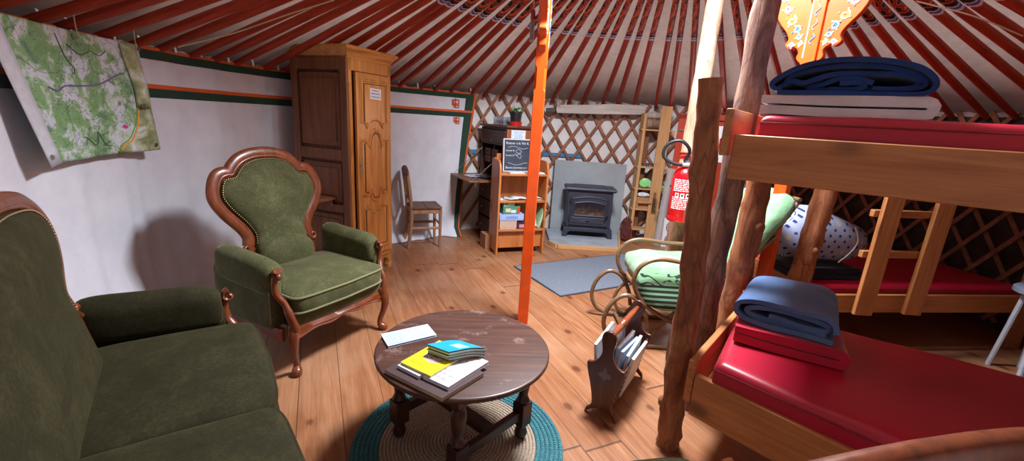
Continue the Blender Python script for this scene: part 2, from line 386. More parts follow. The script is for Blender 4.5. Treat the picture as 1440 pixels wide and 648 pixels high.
# roof poles, painted at their upper ends
t = NT('painted_pole'); P_ = t.xyz(t.obj()); zz = P_[2]
n = t.noise(t.map((20, 20, 3)), 1.5, 4)
red = t.ramp(n, [(.3, srgb(136, 40, 20)), (.7, srgb(176, 62, 32))])
z0 = 1.48
mot = t.math('ADD', t.math('SINE', t.math('MULTIPLY', zz, 62)), t.math('MULTIPLY', t.math('SINE', t.math('MULTIPLY', P_[0], 170)), 1.1))
mot2 = t.math('SINE', t.math('ADD', t.math('MULTIPLY', zz, 31), t.math('MULTIPLY', P_[0], 120)))
orn = t.ramp(t.math('ADD', t.math('MULTIPLY', mot, .22), .5), [(.0, srgb(30, 18, 20)), (.3, srgb(30, 18, 20)), (.34, srgb(206, 140, 110)), (.38, srgb(150, 40, 20)), (.72, srgb(190, 70, 34)), (.77, srgb(206, 150, 130)), (.81, srgb(50, 36, 60))], 'CONSTANT')
orn = t.mix(t.ramp(t.math('ADD', t.math('MULTIPLY', mot2, .5), .5), [(.0, (0, 0, 0, 1)), (.93, (0, 0, 0, 1)), (.96, (1, 1, 1, 1))]), orn, srgb(214, 92, 40))
q = t.math('ADD', t.math('SUBTRACT', zz, z0), t.math('MULTIPLY', t.math('ABSOLUTE', P_[0]), 1.2))
bands = t.ramp(t.math('MULTIPLY', q, 5.0), [(.0, srgb(206, 196, 206)), (.09, srgb(86, 80, 140)), (.19, srgb(196, 180, 186)), (.25, srgb(40, 22, 34)), (.42, srgb(190, 60, 40)), (.5, srgb(40, 22, 34))], 'CONSTANT')
painted = t.mix(t.math('GREATER_THAN', q, .11), bands, orn)
t.color(t.mix(t.math('GREATER_THAN', q, 0.0), red, painted)); t.p(Roughness=.55); t.b.inputs['Specular IOR Level'].default_value = .3; POLE = t.m
L = math.hypot(3.08 - .93, SL * (3.08 - .93))
m = MB(); m.tube([(0, 0, L * i / 10) for i in range(11)], [.020, .024] + [.027] * 8 + [.024], 10); pm = None
k0, k1 = -25, 34
for k in range(k0, k1):
    a = math.radians(67.3 + 4.0 * k + .5 * math.sin(k * 2.3))
    ea = V((math.cos(a), math.sin(a), 0)); tg = V((-math.sin(a), math.cos(a), 0))
    d = unit(-ea + V((0, 0, SL))); p = V((CX, CY, ZW)) + ea * 3.08 + tg * .008 * math.sin(k * 5.1)
    M = frame(p, tg, d.cross(tg), d)
    if pm is None: o = m.build('roof_pole', POLE, M=M); pm = o
    else: o = pm.copy(); COL.objects.link(o); o.matrix_local = M
    tag(o, 'red-brown roof pole with a painted upper end under the beige roof felt', 'roof pole', 'roof poles under the felt')

# lattice wall
t = NT('lattice_wood'); n = t.noise(t.map((3, 3, 3), rnd=False), 4, 5); t.color(t.ramp(n, [(.3, srgb(116, 70, 46)), (.7, srgb(168, 110, 80))])); t.p(Roughness=.7); LAT = t.m
m = MB()
def slat(a0, s, R):
    n = 9; vs = []
    for i in range(n):
        f = i / (n - 1); z = 1.70 - 1.64 * f; a = a0 + s * math.radians(20.2) * f
        e = V((math.cos(a), math.sin(a), 0)); tg = V((-math.sin(a), math.cos(a), 0)); d = unit(tg * s * math.radians(20.2) * R / 1.64 - V((0, 0, 1)))
        sd = d.cross(e); c = V((CX, CY, z)) + e * R
        for q, r in ((-1, -1), (1, -1), (1, 1), (-1, 1)): vs.append(c + sd * .016 * q + e * .007 * r)
    fs = []
    for i in range(n - 1):
        for j in range(4): fs.append((i * 4 + j, i * 4 + (j + 1) % 4, i * 4 + 4 + (j + 1) % 4, i * 4 + 4 + j))
    fs += [(3, 2, 1, 0), (n * 4 - 4, n * 4 - 3, n * 4 - 2, n * 4 - 1)]
    m.add(vs, fs)
for k in range(-30, 22):
    a = math.radians(67.3 + 4.0 * k)
    if -55 < math.degrees(a) < 128: slat(a + .008, 1, 3.075); slat(a - .008, -1, 3.092)
struct(m.build('wall_lattice', LAT))
m = MB(); m.grid(lambda a, b: (CX + 3.105 * math.cos(math.radians(130 - 40 * a)), CY + 3.105 * math.sin(math.radians(130 - 40 * a)), .975 + .045 * b), 30, 1)
m.grid(lambda a, b: (CX + 3.11 * math.cos(math.radians(130 - 40 * a)), CY + 3.11 * math.sin(math.radians(130 - 40 * a)), .975 + .045 * b), 30, 1)
tag(m.build('strap', plain((40, 130, 190), .6)), 'bright blue strap running round behind the lattice wall', 'strap')

# ------------------------------------------------------------------ the white curtain
CUR = cloth((216, 216, 226), (204, 204, 214), 500, .95, .1, .45, 7); GREEN = cloth((22, 60, 42), None, 300, .8, .2); ORB = cloth((222, 96, 32), None, 300, .8, .1)
A0, A1 = 117.6, 236.0
def cpt(a, z, off=0):
    deg = A0 + (A1 - A0) * a + 4.6 * max(0, 1 - a * 14) * (1 - z / 1.685)
    low = max(0, .5 - z) / .5
    fold = .012 * math.sin(deg * .9) + .02 * math.sin(deg * .31 + 1.3) * (1 - z / 1.8) + .016 * noise.noise(V((deg * .16, z * 1.6, 0))) * 2 * (1.2 - z / 2) + .02 * low * math.sin(deg * .55 + z * 3)
    fold += .010 * math.sin(deg * 2.1 + 1.5 * math.sin(deg * .37)) * max(0, 1 - z / 1.75) + .007 * max(0, noise.noise(V((deg * .5, z * .7, 4))))
    r = 3.02 + fold * .8 - .05 * low - .10 * max(0, .1 - z) / .1 - .10 * max(0, 1 - a * 12) * (1 - z / 1.685) - off
    e = math.radians(deg); return V((CX + r * math.cos(e), CY + r * math.sin(e), z))
zs = [.006, .02, .04, .07, .1, .15, .22, .3, .4, .5, .6, .7, .8, .9, 1.0, 1.1, 1.2, 1.3, 1.40, 1.452, 1.476, 1.53, 1.58, 1.612, 1.664, 1.682]
aa = sorted(set([0, .004, .020, .024] + [i / 260 for i in range(7, 261)]))
vs = [cpt(a, z) for a in aa for z in zs]; fs = []; mi = []
nz = len(zs)
for i in range(len(aa) - 1):
    for j in range(nz - 1):
        fs.append((i * nz + j, (i + 1) * nz + j, (i + 1) * nz + j + 1, i * nz + j + 1)); zc = (zs[j] + zs[j + 1]) / 2; a = (aa[i] + aa[i + 1]) / 2
        k = 0
        if zc > 1.664: k = 2
        elif zc > 1.612: k = 1
        elif 1.452 < zc < 1.476: k = 2
        elif 1.40 < zc < 1.452: k = 1
        if a < .004: k = 2
        elif a < .020 and k == 0: k = 1
        mi.append(k)
m = MB(); m.v = [tuple(p) for p in vs]; m.f = [list(f) for f in fs]; m.m = mi
cur = m.build('curtain', [CUR, GREEN, ORB], sharp=60)
sol = cur.modifiers.new('cloth', 'SOLIDIFY'); sol.thickness = .003; sol.offset = 1
tag(cur, 'white cloth hanging along the round wall with dark green and orange bands', 'curtain')
def cfr(a, z, off=.006):
    p = cpt(a, z, off); x = unit(cpt(a + .001, z, off) - p); zz_ = V((0, 0, 1)); return frame(p, x, zz_, x.cross(zz_))     # x runs leftwards along the cloth, y up
def knot(a, z, s):
    m = MB(); M = cfr(a, z); w = .011 * s
    for x0, y0, x1, y1 in ((-3, 3, 3, 3), (3, 3, 3, 0), (3, 0, -3, 0), (-3, 0, -3, 3), (0, 4, 0, -3), (-3, -3, 0, -3), (-3, -3, -3, -1.2), (-3, -1.2, 3, -1.2), (3, -1.2, 3, 1.4), (1.4, 3, 1.4, -3)):
        cx0, cy0 = (x0 + x1) / 2 * .014 * s, (y0 + y1) / 2 * .014 * s
        m.box((cx0, cy0, 0), (abs(x1 - x0) * .014 * s + w, abs(y1 - y0) * .014 * s + w, .008), M)
    m.build('ornament', ORB, cur, label='orange knot ornament sewn near the curtain edge')
knot(.041, 1.545, 1.0); knot(.036, 1.355, .8)
for i in range(26):
    a = .012 + i * .0355 + .004 * math.sin(i * 3.1)
    p = cpt(a, 1.675); q = p + V((CX - p.x, CY - p.y, 0)).normalized() * .012
    m = MB(); m.ribbon([q, q + V((0, 0, .02)), q + V((-(CX - p.x) * .004, -(CY - p.y) * .004, .055))], .016, V((CX - p.x, CY - p.y, 0)), t=.002); m.build('hanging_loop', WHITE, cur, label='white hanging loop')

# ------------------------------------------------------------------ light: the open crown
w = bpy.data.worlds.new('sky'); SC.world = w; w.use_nodes = True
w.node_tree.nodes['Background'].inputs[0].default_value = (.95, .97, 1, 1); w.node_tree.nodes['Background'].inputs[1].default_value = 2.2
ld = bpy.data.lights.new('crown_daylight', 'AREA'); ld.shape = 'DISK'; ld.size = .60; ld.energy = 225; ld.color = (.89, .945, 1.0)
lo = bpy.data.objects.new('crown_daylight', ld); COL.objects.link(lo); lo.location = (.68, 2.52, 2.82)
# ------------------------------------------------------------------ upholstered seats
CREST = [(.200, .600), (.192, .650), (.222, .712), (.290, .800), (.328, .880), (.318, .950), (.290, 1.000), (.252, 1.016), (.222, 1.016), (.198, 1.046), (.150, 1.086), (.075, 1.112), (0, 1.118)]
SOFAC = [(.665, .640), (.655, .70), (.70, .745), (.785, .80), (.855, .87), (.858, .94), (.80, 1.00), (.70, 1.035), (.5, 1.055), (.25, 1.05), (0, 1.07)]
NAIL = plain((150, 132, 96), .4, .8); PIPE = cloth((116, 118, 80), None, 300, .9, .4)  # PIPE: paler than the velvet, the light it catches put into the colour
def seat_suite(name, label, cat, loc, rz, hw, crest, seats, VELVET, armz=.60, legh=.27, dim=1.0, FS=.30, ax=.345):
    """hw: half width of the seat rail, crest: half outline of the carved back frame"""
    R = thing(name, label, cat, loc, rz)
    LEAN, Y0, Z0 = .22, -.20, .5
    def bp(x, z, o=0):      # a point on the leaning back; o = forwards offset
        return V((x, Y0 - LEAN * (z - Z0) + o, z + o * LEAN))
    half = [(p.x, p.z) for p in spline([(a, 0, b) for a, b in crest], 5)]
    full = half + [(-x, z) for x, z in half[::-1][1:]]
    upn = unit(V((0, 1, LEAN)))
    # carved frame with a scroll at each end
    m = MB(); m.tube([bp(x, z) for x, z in full], .037, 12, flat=.58, up=upn)
    m.tube([bp(x * .95, .80 + (z - .80) * .94, .012) for x, z in full], .011, 8, flat=.9, up=upn)
    for s in (-1, 1):
        x0, z0 = crest[0]
        sc = [bp(s * (x0 + .018 + .032 * (1 - i / 14) * math.cos(PI - i * .55)), z0 - .014 + .032 * (1 - i / 14) * math.sin(PI + i * .55) * 1.0, .012) for i in range(13)]
        m.tube(sc, [.013 - .0005 * i for i in range(13)], 8, flat=1.3, up=upn)
        m.tube([bp(s * x0, z0), bp(s * x0 * .99, z0 - .12), bp(s * x0 * .98, .34)], [.03, .028, .026], 8, flat=.7, up=upn)
    m.build('back_frame', WALNUT, R, sharp=60)
    # padded back
    cxz = (0, .80)
    inner = []
    for i, (x, z) in enumerate(full):
        a = V((full[max(i - 1, 0)][0], full[max(i - 1, 0)][1])); b = V((full[min(i + 1, len(full) - 1)][0], full[min(i + 1, len(full) - 1)][1])); d = (b - a).normalized(); nrm = V((d.y, -d.x))
        c = V((x, z)); q = c + nrm * .032; q2 = c - nrm * .032
        inner.append(tuple(q2 if (q2 - V(cxz)).length < (q - V(cxz)).length else q))
    x0 = inner[0][0]
    loop = inner + [(-x0 * .99, .5), (-x0 * .97, .38), (-x0 * .5, .36), (0, .36), (x0 * .5, .36), (x0 * .97, .38), (x0 * .99, .5)]
    rings = [(1.0, .005), (.985, .02), (.95, .033), (.88, .045), (.75, .055), (.55, .062), (.3, .066)]
    vs = []; n = len(loop)
    for s_, b_ in rings: vs += [bp(cxz[0] + (x - cxz[0]) * s_, cxz[1] + (z - cxz[1]) * s_, b_) for x, z in loop]
    vs.append(bp(*cxz, .067)); fs = []
    for k in range(len(rings) - 1):
        for j in range(n): fs.append((k * n + j, k * n + (j + 1) % n, (k + 1) * n + (j + 1) % n, (k + 1) * n + j))
    k = len(rings) - 1; fs += [(k * n + j, k * n + (j + 1) % n, len(vs) - 1) for j in range(n)]
    b0 = len(vs); vs += [bp(x, z, -.016) for x, z in loop]; fs += [(j, b0 + j, b0 + (j + 1) % n, (j + 1) % n) for j in range(n)]
    vs.append(bp(*cxz, -.03)); fs += [(b0 + (j + 1) % n, b0 + j, len(vs) - 1) for j in range(n)]
    m = MB(); m.add(vs, fs); m.build('back_upholstery', VELVET, R, sharp=70)
    # brass nails round the padded back
    m = MB(); acc = 0; prev = None; step = .0125
    for x, z in inner:
        p = bp(x * .985, .80 + (z - .80) * .985, .028)
        if prev is None: prev = p
        while (p - prev).length > step:
            prev = prev + (p - prev).normalized() * step; m.ball(prev, .0044, 6, 4)
    ot = hw - .005
    for i in range(int(ot * 2 / .0125)):
        x = -ot + i * .0125; m.ball((x, FS - .012 + .018 * math.cos(x / ot * PI / 2),   .284), .0042, 5, 3)
    for s in (-1, 1):
        for i in range(16): m.ball((s * (ax + .050), FS - .072, .31 + (armz - .42) / 16 * i), .0042, 5, 3)
    m.build('nail_trim', NAIL, R, kind='stuff', label='brass upholstery nails')
    # seat rail, apron
    m = MB()
    def fy(x): return FS + .02 * math.cos(x / hw * PI / 2)
    N = 24; out = []
    for i in range(N + 1):
        x = -hw + 2 * hw * i / N; q = abs(x) / hw; z0 = .206 + .032 * (1 - q ** 3) + .012 * math.cos(q * PI * 3) * (1 - q); out.append((x, z0))
    vs = []
    for x, z0 in out: vs += [(x, fy(x) - .045, z0), (x, fy(x) + .002, z0), (x, fy(x) + .012, (z0 + .275) / 2), (x, fy(x) - .002, .275), (x, fy(x) - .045, .275)]
    fs_ = []
    for i in range(N):
        for j in range(5): fs_.append((i * 5 + j, (i + 1) * 5 + j, (i + 1) * 5 + (j + 1) % 5, i * 5 + (j + 1) % 5))
    fs_ += [(0, 1, 2, 3, 4), tuple(N * 5 + q for q in (4, 3, 2, 1, 0))]
    m.add(vs, fs_)
    m.tube([(x, fy(x) + .006, z0 + .006) for x, z0 in out], .007, 6)
    m.build('front_rail', WALNUTX, R, sharp=50)
    for s in (-1, 1):
        m = MB(); m.plate([(-.24, .215), (-.05, .228), (.12, .228), (FS - .02, .21), (FS - .02, .285), (-.24, .285)], .03, T(s * (ax + .022), 0, 0) @ RZ(90)); m.build('side_rail', WALNUT, R, bevel=.004)
    # legs
    for s in (-1, 1):
        pts = [(s * hw, FS - .01, .30), (s * (hw + .012), FS + .004, .25), (s * (hw + .02), FS + .014, .20), (s * (hw + .012), FS + .006, .135), (s * (hw - .002), FS - .008, .08), (s * (hw - .004), FS - .008, .042), (s * (hw + .008), FS + .008, .018), (s * (hw + .010), FS + .012, .0)]
        m = MB(); m.tube(spline(pts, 4), [.027, .029, .031, .032, .032, .031, .029, .027, .025, .023, .0215, .020, .0185, .0175, .0175, .0165, .016, .016, .0165, .018, .0205, .0235, .026, .0265, .0265, .026, .024, .021, .018][:29], 10); m.build('leg', WALNUT, R, sharp=60)
        pts = [(s * (hw - .06), -.22, .32), (s * (hw - .06), -.235, .22), (s * (hw - .055), -.275, .12), (s * (hw - .05), -.315, .0)]
        m = MB(); m.tube(spline(pts, 4), [.027] * 4 + [.025] * 4 + [.021] * 4 + [.018], 8); m.build('leg', WALNUT, R, sharp=60)
    # seat cushions and front upholstery
    cw = 2 * hw / seats
    m = MB()
    N2 = 20; vs = []
    for i in range(N2 + 1):
        x = -hw + 2 * hw * i / N2; vs += [(x, -.2, .272), (x, fy(x) - .008, .272), (x, fy(x) + .002, .315), (x, fy(x) - .004, .37 - .012 * math.cos(x / hw * PI * .5)), (x, -.2, .37)]
    fs_ = []
    for i in range(N2):
        for j in range(5): fs_.append((i * 5 + j, (i + 1) * 5 + j, (i + 1) * 5 + (j + 1) % 5, i * 5 + (j + 1) % 5))
    fs_ += [(0, 1, 2, 3, 4), tuple(N2 * 5 + q for q in (4, 3, 2, 1, 0))]
    m.add(vs, fs_); m.build('seat_base', VELVET, R, sharp=60)
    for k in range(seats):
        xc = -hw + cw * (k + .5); W, D, H = cw - .004, FS + .235, .115
        def bow(p):
            x, y, z = p; q = x / (W / 2); y2 = y + (.022 * (1 - q * q) if y > 0 else 0) * min(1, y / (D / 2) * 1.2)
            return (x * (1 + (.02 if z > 0 else 0)), y2, z + (-.012 * (y / D) if z > 0 else 0) + .004 * noise.noise(V((x * 7, y * 7, k * 3))))
        m = MB(); m.cushion((xc, (FS + .03) - D / 2, .400), (W, D, H), puff=.032, e=.16, fn=bow, n=16); c = m.build('seat_cushion', VELVET, R, sharp=0); c.data.polygons.foreach_set('use_smooth', [True] * len(c.data.polygons))
        def edge(zz, sgn):
            pp = []
            for i in range(64):
                a = 2 * PI * i / 64; pw = lambda x: math.copysign(abs(x) ** .16, x)
                x, y = W / 2 * pw(math.cos(a)) * .998, D / 2 * pw(math.sin(a)) * .998
                if y < -D * .1: continue
                q = bow((x, y, zz)); pp.append(V((q[0] + xc, q[1] + FS + .03 - D / 2, q[2] + .400)))
            return pp
        m = MB()
        for zz in (.046, -.044):
            pp = edge(zz, 1); 
            st = max(range(len(pp)), key=lambda i: (pp[i] - pp[i - 1]).length); pp = pp[st:] + pp[:st]
            m.tube(pp, .007, 6)
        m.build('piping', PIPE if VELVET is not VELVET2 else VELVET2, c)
    # lumbar pad
    for k in range(seats if seats == 1 else 0):
        m = MB(); m.ball((0, -.165, .50), (.185, .065, .135), 28, 14, e1=.8, e2=.9); m.build('lumbar_pad', VELVET, R)
    # arms
    for s in (-1, 1):
        A = armz
        def armf(p): return (p[0], p[1], p[2] + .028 * math.cos(p[0] / .055 * PI / 2) * (1 if p[2] > 0 else 0) - .05 * (p[1] / .4) + .01 * math.sin(p[1] * 9))
        m = MB(); m.cushion((s * ax, .0, A - .06), (.13, FS + .16, .145), puff=.006, e=.38, fn=armf, n=10)
        o = m.build('arm_pad', VELVET, R, sharp=0); o.data.polygons.foreach_set('use_smooth', [True] * len(o.data.polygons))
        m = MB(); m.cushion((s * (ax + .012), -.01, (A + .275) / 2 - .03), (.075, FS + .19, A - .315), puff=0, e=.2, n=8); o = m.build('side_panel', VELVET, R, sharp=0); o.data.polygons.foreach_set('use_smooth', [True] * len(o.data.polygons))
        # carved arm post: scroll, S-curve, foot
        A -= .028; pts = [(s * (ax + .02), FS - .06, A - .012), (s * (ax + .022), FS - .065, A - .06), (s * (ax + .018), FS - .06, A - .11), (s * (hw + .025), FS - .03, .41), (s * (hw + .02), FS + .0, .345), (s * (hw + .006), FS + .012, .28), (s * hw, FS - .004, .24)]
        m = MB(); m.tube(spline(pts, 4), [.019] * 6 + [.021] * 8 + [.025] * 6 + [.028] * 5, 10, flat=.85)
        c0 = V((s * (ax + .012), FS - .045, A - .005)); m.tube([c0 + V((0, .027 * (1 - i / 15) * math.cos(PI / 2 + i * .5), .027 * (1 - i / 15) * math.sin(PI / 2 + i * .5))) for i in range(14)], [.015 - .0006 * i for i in range(14)], 8, flat=1.5, up=(1, 0, 0))
        m.build('arm_post', WALNUT, R, sharp=60)
    return R
rot = -116.6; ey = V((.894, -.447)); c_ = V((-.984, 2.363)) - .28 * ey
seat_suite('armchair', 'green velvet armchair with carved wooden back standing in front of the wardrobe', 'armchair', (c_.x, c_.y, 0), rot, .315, CREST, 1, VELVET)
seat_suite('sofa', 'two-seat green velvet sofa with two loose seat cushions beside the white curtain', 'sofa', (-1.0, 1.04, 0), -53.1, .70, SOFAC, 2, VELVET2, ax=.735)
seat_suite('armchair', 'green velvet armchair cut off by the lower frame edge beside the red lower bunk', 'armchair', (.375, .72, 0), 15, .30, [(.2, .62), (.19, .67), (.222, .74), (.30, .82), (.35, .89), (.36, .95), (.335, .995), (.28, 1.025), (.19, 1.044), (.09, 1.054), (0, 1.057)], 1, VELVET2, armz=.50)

# ------------------------------------------------------------------ coffee table and rug
TX, TY, TZ = -.174, 1.668, .46
TABLE = wood((50, 29, 23), (88, 56, 45), 'X', .42, coat=.15, bump=.05, wear=(168, 146, 138))
tb = thing('coffee_table', 'round dark wooden coffee table with turned legs standing on the round rug', 'table', (TX, TY, 0), 4)
m = MB(); m.lathe([(.0, TZ - .028), (.345, TZ - .028), (.356, TZ - .024), (.364, TZ - .014), (.364, TZ - .006), (.360, TZ - .001), (.354, TZ), (0, TZ)], 72); m.build('tabletop', TABLE, tb, sharp=50)
LEG = [(.017, .0), (.026, .012), (.030, .03), (.024, .05), (.022, .062), (.030, .072), (.030, .078)]
LEG2 = [(.028, .185), (.031, .195), (.024, .207), (.020, .225), (.026, .26), (.031, .295), (.030, .32), (.022, .345), (.027, .352), (.028, .362), (.022, .37)]
ang4 = [0, 90, 180, 270]; lp = []
for a in ang4:
    p = V((.27 * math.cos(math.radians(a)), .27 * math.sin(math.radians(a)), .012)); lp.append(p)
    m = MB(); m.lathe([(r, z) for r, z in LEG], 18, T(*p)); m.lathe(LEG2, 18, T(*p)); M = T(*p) @ RZ(45)
    m.box((0, 0, .13), (.062, .062, .11), M); m.box((0, 0, .395), (.062, .062, .06), M); m.build('leg', DARKZ, tb, sharp=50, bevel=.003)
def bar(a, b, w, h, z, name, par, mat=DARKX):
    a = V((a[0], a[1], z)); b = V((b[0], b[1], z)); m = MB(); l = (b - a).length; m.box((l / 2, 0, 0), (l, w, h)); return m.build(name, mat, par, board_frame(a, b), bevel=.003)
def shorten(a, b, k): d = unit(b - a); return a + d * k, b - d * k
a, b = shorten(lp[3], lp[0], .032); bar(a, b, .028, .045, .142, 'stretcher', tb); m1 = (a + b) / 2
a, b = shorten(lp[1], lp[2], .032); bar(a, b, .028, .045, .142, 'stretcher', tb); m2 = (a + b) / 2
a, b = shorten(m1, m2, .014); bar(a, b, .06, .03, .142, 'stretcher', tb)
for i in range(4):
    a, b = shorten(lp[i], lp[(i + 1) % 4], .02); bar(a, b, .022, .05, .405, 'apron', tb)
t = NT('braided_jute'); P_ = t.xyz(t.obj()); r_ = t.math('SQRT', t.math('ADD', t.math('MULTIPLY', P_[0], P_[0]), t.math('MULTIPLY', P_[1], P_[1]))); an = t.math('ARCTAN2', P_[1], P_[0])
n = t.noise(t.map((1, 1, 1)), 160, 3); br = t.math('SINE', t.math('ADD', t.math('MULTIPLY', an, 170), t.math('MULTIPLY', r_, 300)))
f = t.math('ADD', t.math('MULTIPLY', n, .8), t.math('MULTIPLY', br, .1))
t.color(t.ramp(f, [(.25, srgb(132, 112, 94)), (.7, srgb(206, 190, 170))])); t.p(Roughness=.95); t.bump(f, .7, .006); JUTE = t.m
t = NT('braided_teal'); P_ = t.xyz(t.obj()); r_ = t.math('SQRT', t.math('ADD', t.math('MULTIPLY', P_[0], P_[0]), t.math('MULTIPLY', P_[1], P_[1]))); an = t.math('ARCTAN2', P_[1], P_[0])
n = t.noise(t.map((1, 1, 1)), 160, 3); br = t.math('SINE', t.math('ADD', t.math('MULTIPLY', an, 190), t.math('MULTIPLY', r_, 300)))
f = t.math('ADD', t.math('MULTIPLY', n, .8), t.math('MULTIPLY', br, .12))
t.color(t.ramp(f, [(.25, srgb(26, 78, 88)), (.7, srgb(84, 150, 158))])); t.p(Roughness=.95); t.bump(f, .8, .006); TEAL = t.m
rug = thing('round_rug', 'round braided rug with a teal border lying under the coffee table', 'rug', (-.177, 1.645, 0))
def rings(r0, r1, n):
    pr = []
    for i in range(n):
        a = r0 + (r1 - r0) * i / n; b = r0 + (r1 - r0) * (i + 1) / n
        pr += [(a + .0004, .006), (a + (b - a) * .2, .012), (a + (b - a) * .5, .0145), (a + (b - a) * .8, .012), (b - .0004, .006)]
    return pr
m = MB(); m.lathe([(0, .001), (.342, .001), (.342, .006)] + rings(.01, .342, 22)[::-1] + [(0, .01)], 96); m.build('rug_centre', JUTE, rug, sharp=0)
m = MB(); pr = [(.343, .001), (.462, .001)] + rings(.343, .462, 6)[::-1]
k = len(pr); vs = []; fs = []; N = 96
for r, z in pr:
    for j in range(N): vs.append((r * math.cos(2 * PI * j / N), r * math.sin(2 * PI * j / N), z))
for i in range(k):
    for j in range(N): fs.append((i * N + j, i * N + (j + 1) % N, ((i + 1) % k) * N + (j + 1) % N, ((i + 1) % k) * N + j))
m.add(vs, fs); m.build('rug_border', TEAL, rug, sharp=0)

# ------------------------------------------------------------------ wardrobe
GROOVE = wood((62, 34, 18), (104, 62, 32), 'Z', .5)
fdir = V((.375, .927)); bdir = V((-.927, .375))
wd = thing('wardrobe', 'tall golden oak wardrobe with carved door panels against the white curtain', 'wardrobe', (-1.30, 3.417, 0), math.degrees(math.atan2(.927, .375)))
# local x: along the front (to the viewer's right), local -y: out of the front, +y: back
W_, D_, H_ = .50, .57, 1.78
m = MB(); m.box((W_ / 2, D_ / 2 + .01, .96), (W_ - .03, D_ - .05, 1.64)); m.build('carcass', SIDEZ, wd)
m = MB()
for x, w in ((.016, .044), (W_ - .016, .032)): m.box((x + (.006 if x < .1 else 0), .012, .955), (w, .024, 1.65))
m.box((W_ / 2, .012, 1.735), (W_, .024, .09)); m.box((W_ / 2, .012, .155), (W_, .024, .05)); m.build('face_frame', OAKZ, wd, bevel=.004)
m = MB(); 
for dx in (.010, .022, .034): m.tube([(dx, -.001, .25), (dx, -.001, 1.60)], .005, 6)
m.build('fluted_post', OAKZ, wd)
# left side: frame and two sunk panels
m = MB(); Ms = RZ(90)      # local x -> y
for y in (.035, D_ - .035): m.box((0, y, .955), (.026, .07, 1.65))
for z, h in ((1.735, .09), (1.05, .09), (.62, .07), (.16, .07)): m.box((0, D_ / 2, z), (.026, D_ - .14, h))
m.build('side_frame', SIDEZ, wd, bevel=.006)
for z0, z1 in ((1.11, 1.675), (.67, .99), (.21, .57)):
    m = MB(); m.box((.006, D_ / 2, (z0 + z1) / 2), (.016, D_ - .15, z1 - z0)); m.box((-.002, D_ / 2, (z0 + z1) / 2), (.02, D_ - .24, z1 - z0 - .09)); m.build('side_panel', SIDEZ, wd, bevel=.006)
    m = MB(); m.tube([(-.011, y, z) for y, z in ((.075, z0 + .005), (D_ - .075, z0 + .005), (D_ - .075, z1 - .005), (.075, z1 - .005))], .006, 6, closed=True); m.build('dark_groove', GROOVE, wd)
m = MB(); pr = [(-.004, 1.775), (-.004, 1.79), (-.012, 1.80), (-.020, 1.812), (-.034, 1.83), (-.046, 1.84), (-.05, 1.848), (-.05, 1.862)]
for i in range(len(pr) - 1):
    (o0, z0), (o1, z1) = pr[i], pr[i + 1]
    q = lambda o, z: [(o, o * .9, z), (W_ - o, o * .9, z), (W_ - o, D_ - o, z), (o, D_ - o, z)]
    vs = q(o0, z0) + q(o1, z1); m.add(vs, [(j, (j + 1) % 4, 4 + (j + 1) % 4, 4 + j) for j in range(4)])
m.add(q(-.05, 1.862), [(0, 1, 2, 3)]); m.build('cornice', OAKX, wd, sharp=20)
m = MB(); m.plate([(.0, .0), (.04, 0), (.05, .03), (.035, .06), (.06, .10), (.13, .115), (.2, .10), (.25, .085), (.3, .10), (.37, .115), (.44, .10), (.465, .06), (.45, .03), (.46, 0), (.5, 0), (.5, .15), (0, .15)], .024, T(0, .012, 0)); m.build('scalloped_apron', OAKX, wd, bevel=.003)
for x, y in ((.03, .03), (W_ - .03, .03), (.03, D_ - .03), (W_ - .03, D_ - .03)):
    m = MB(); m.tube(spline([(x, y, .14), (x, y - .004, .09), (x, y + .006, .04), (x, y - .012, .012), (x, y - .014, 0)], 3), [.032] * 4 + [.026] * 4 + [.02] * 3 + [.024, .022], 8); m.build('foot', OAKZ, wd)
# door
dr = MB(); X0, X1 = .068, W_ - .032
dr.box(((X0 + X1) / 2, -.006, .935), (X1 - X0, .026, 1.50)); door = dr.build('door', OAKZ, wd, bevel=.004)
def mould(pts, name='panel'):
    P = [(x, -.020, z) for x, z in pts]; k = len(P)
    m = MB()
    # raised field
    ctr = (sum(p[0] for p in P) / k, sum(p[2] for p in P) / k)
    m.plate([(ctr[0] + (x - ctr[0]) * .82, ctr[1] + (z - ctr[1]) * .90) for x, z in pts], .012, T(0, -.0215, 0))
    m.plate([(ctr[0] + (x - ctr[0]) * .97, ctr[1] + (z - ctr[1]) * .98) for x, z in pts], .006, T(0, -.020, 0))
    m.tube(P, .013, 8, closed=True, up=(0, 1, 0)); m.tube([(ctr[0] + (x - ctr[0]) * 1.10, -.019, ctr[1] + (z - ctr[1]) * 1.045) for x, z in pts], .007, 6, closed=True, up=(0, 1, 0))
    pn = m.build(name, OAKZ, door, sharp=40)
    m = MB(); m.tube([(ctr[0] + (x - ctr[0]) * 1.03, -.0195, ctr[1] + (z - ctr[1]) * 1.015) for x, z in pts], .007, 6, closed=True, up=(0, 1, 0)); m.tube([(ctr[0] + (x - ctr[0]) * .86, -.022, ctr[1] + (z - ctr[1]) * .92) for x, z in pts], .005, 6, closed=True, up=(0, 1, 0)); m.build('dark_groove', GROOVE, door)
xa, xb = X0 + .055, X1 - .045; xm = (xa + xb) / 2; hwid = (xb - xa) / 2
def mir(h): return [(xm + q * hwid, z) for q, z in h] + [(xm - q * hwid, z) for q, z in h[::-1]]
mould(mir([(0, 1.34), (.35, 1.33), (.55, 1.30), (.62, 1.275), (.72, 1.305), (1, 1.31), (1, 1.63)])[0:], 'panel')
mould(mir([(0, .665), (.22, .675), (.38, .72), (.45, .765), (.52, .735), (.7, .72), (1, .73), (1, 1.16), (.72, 1.165), (.58, 1.13), (.5, 1.11), (.45, 1.16), (.36, 1.205), (.2, 1.24), (0, 1.25)]), 'panel')
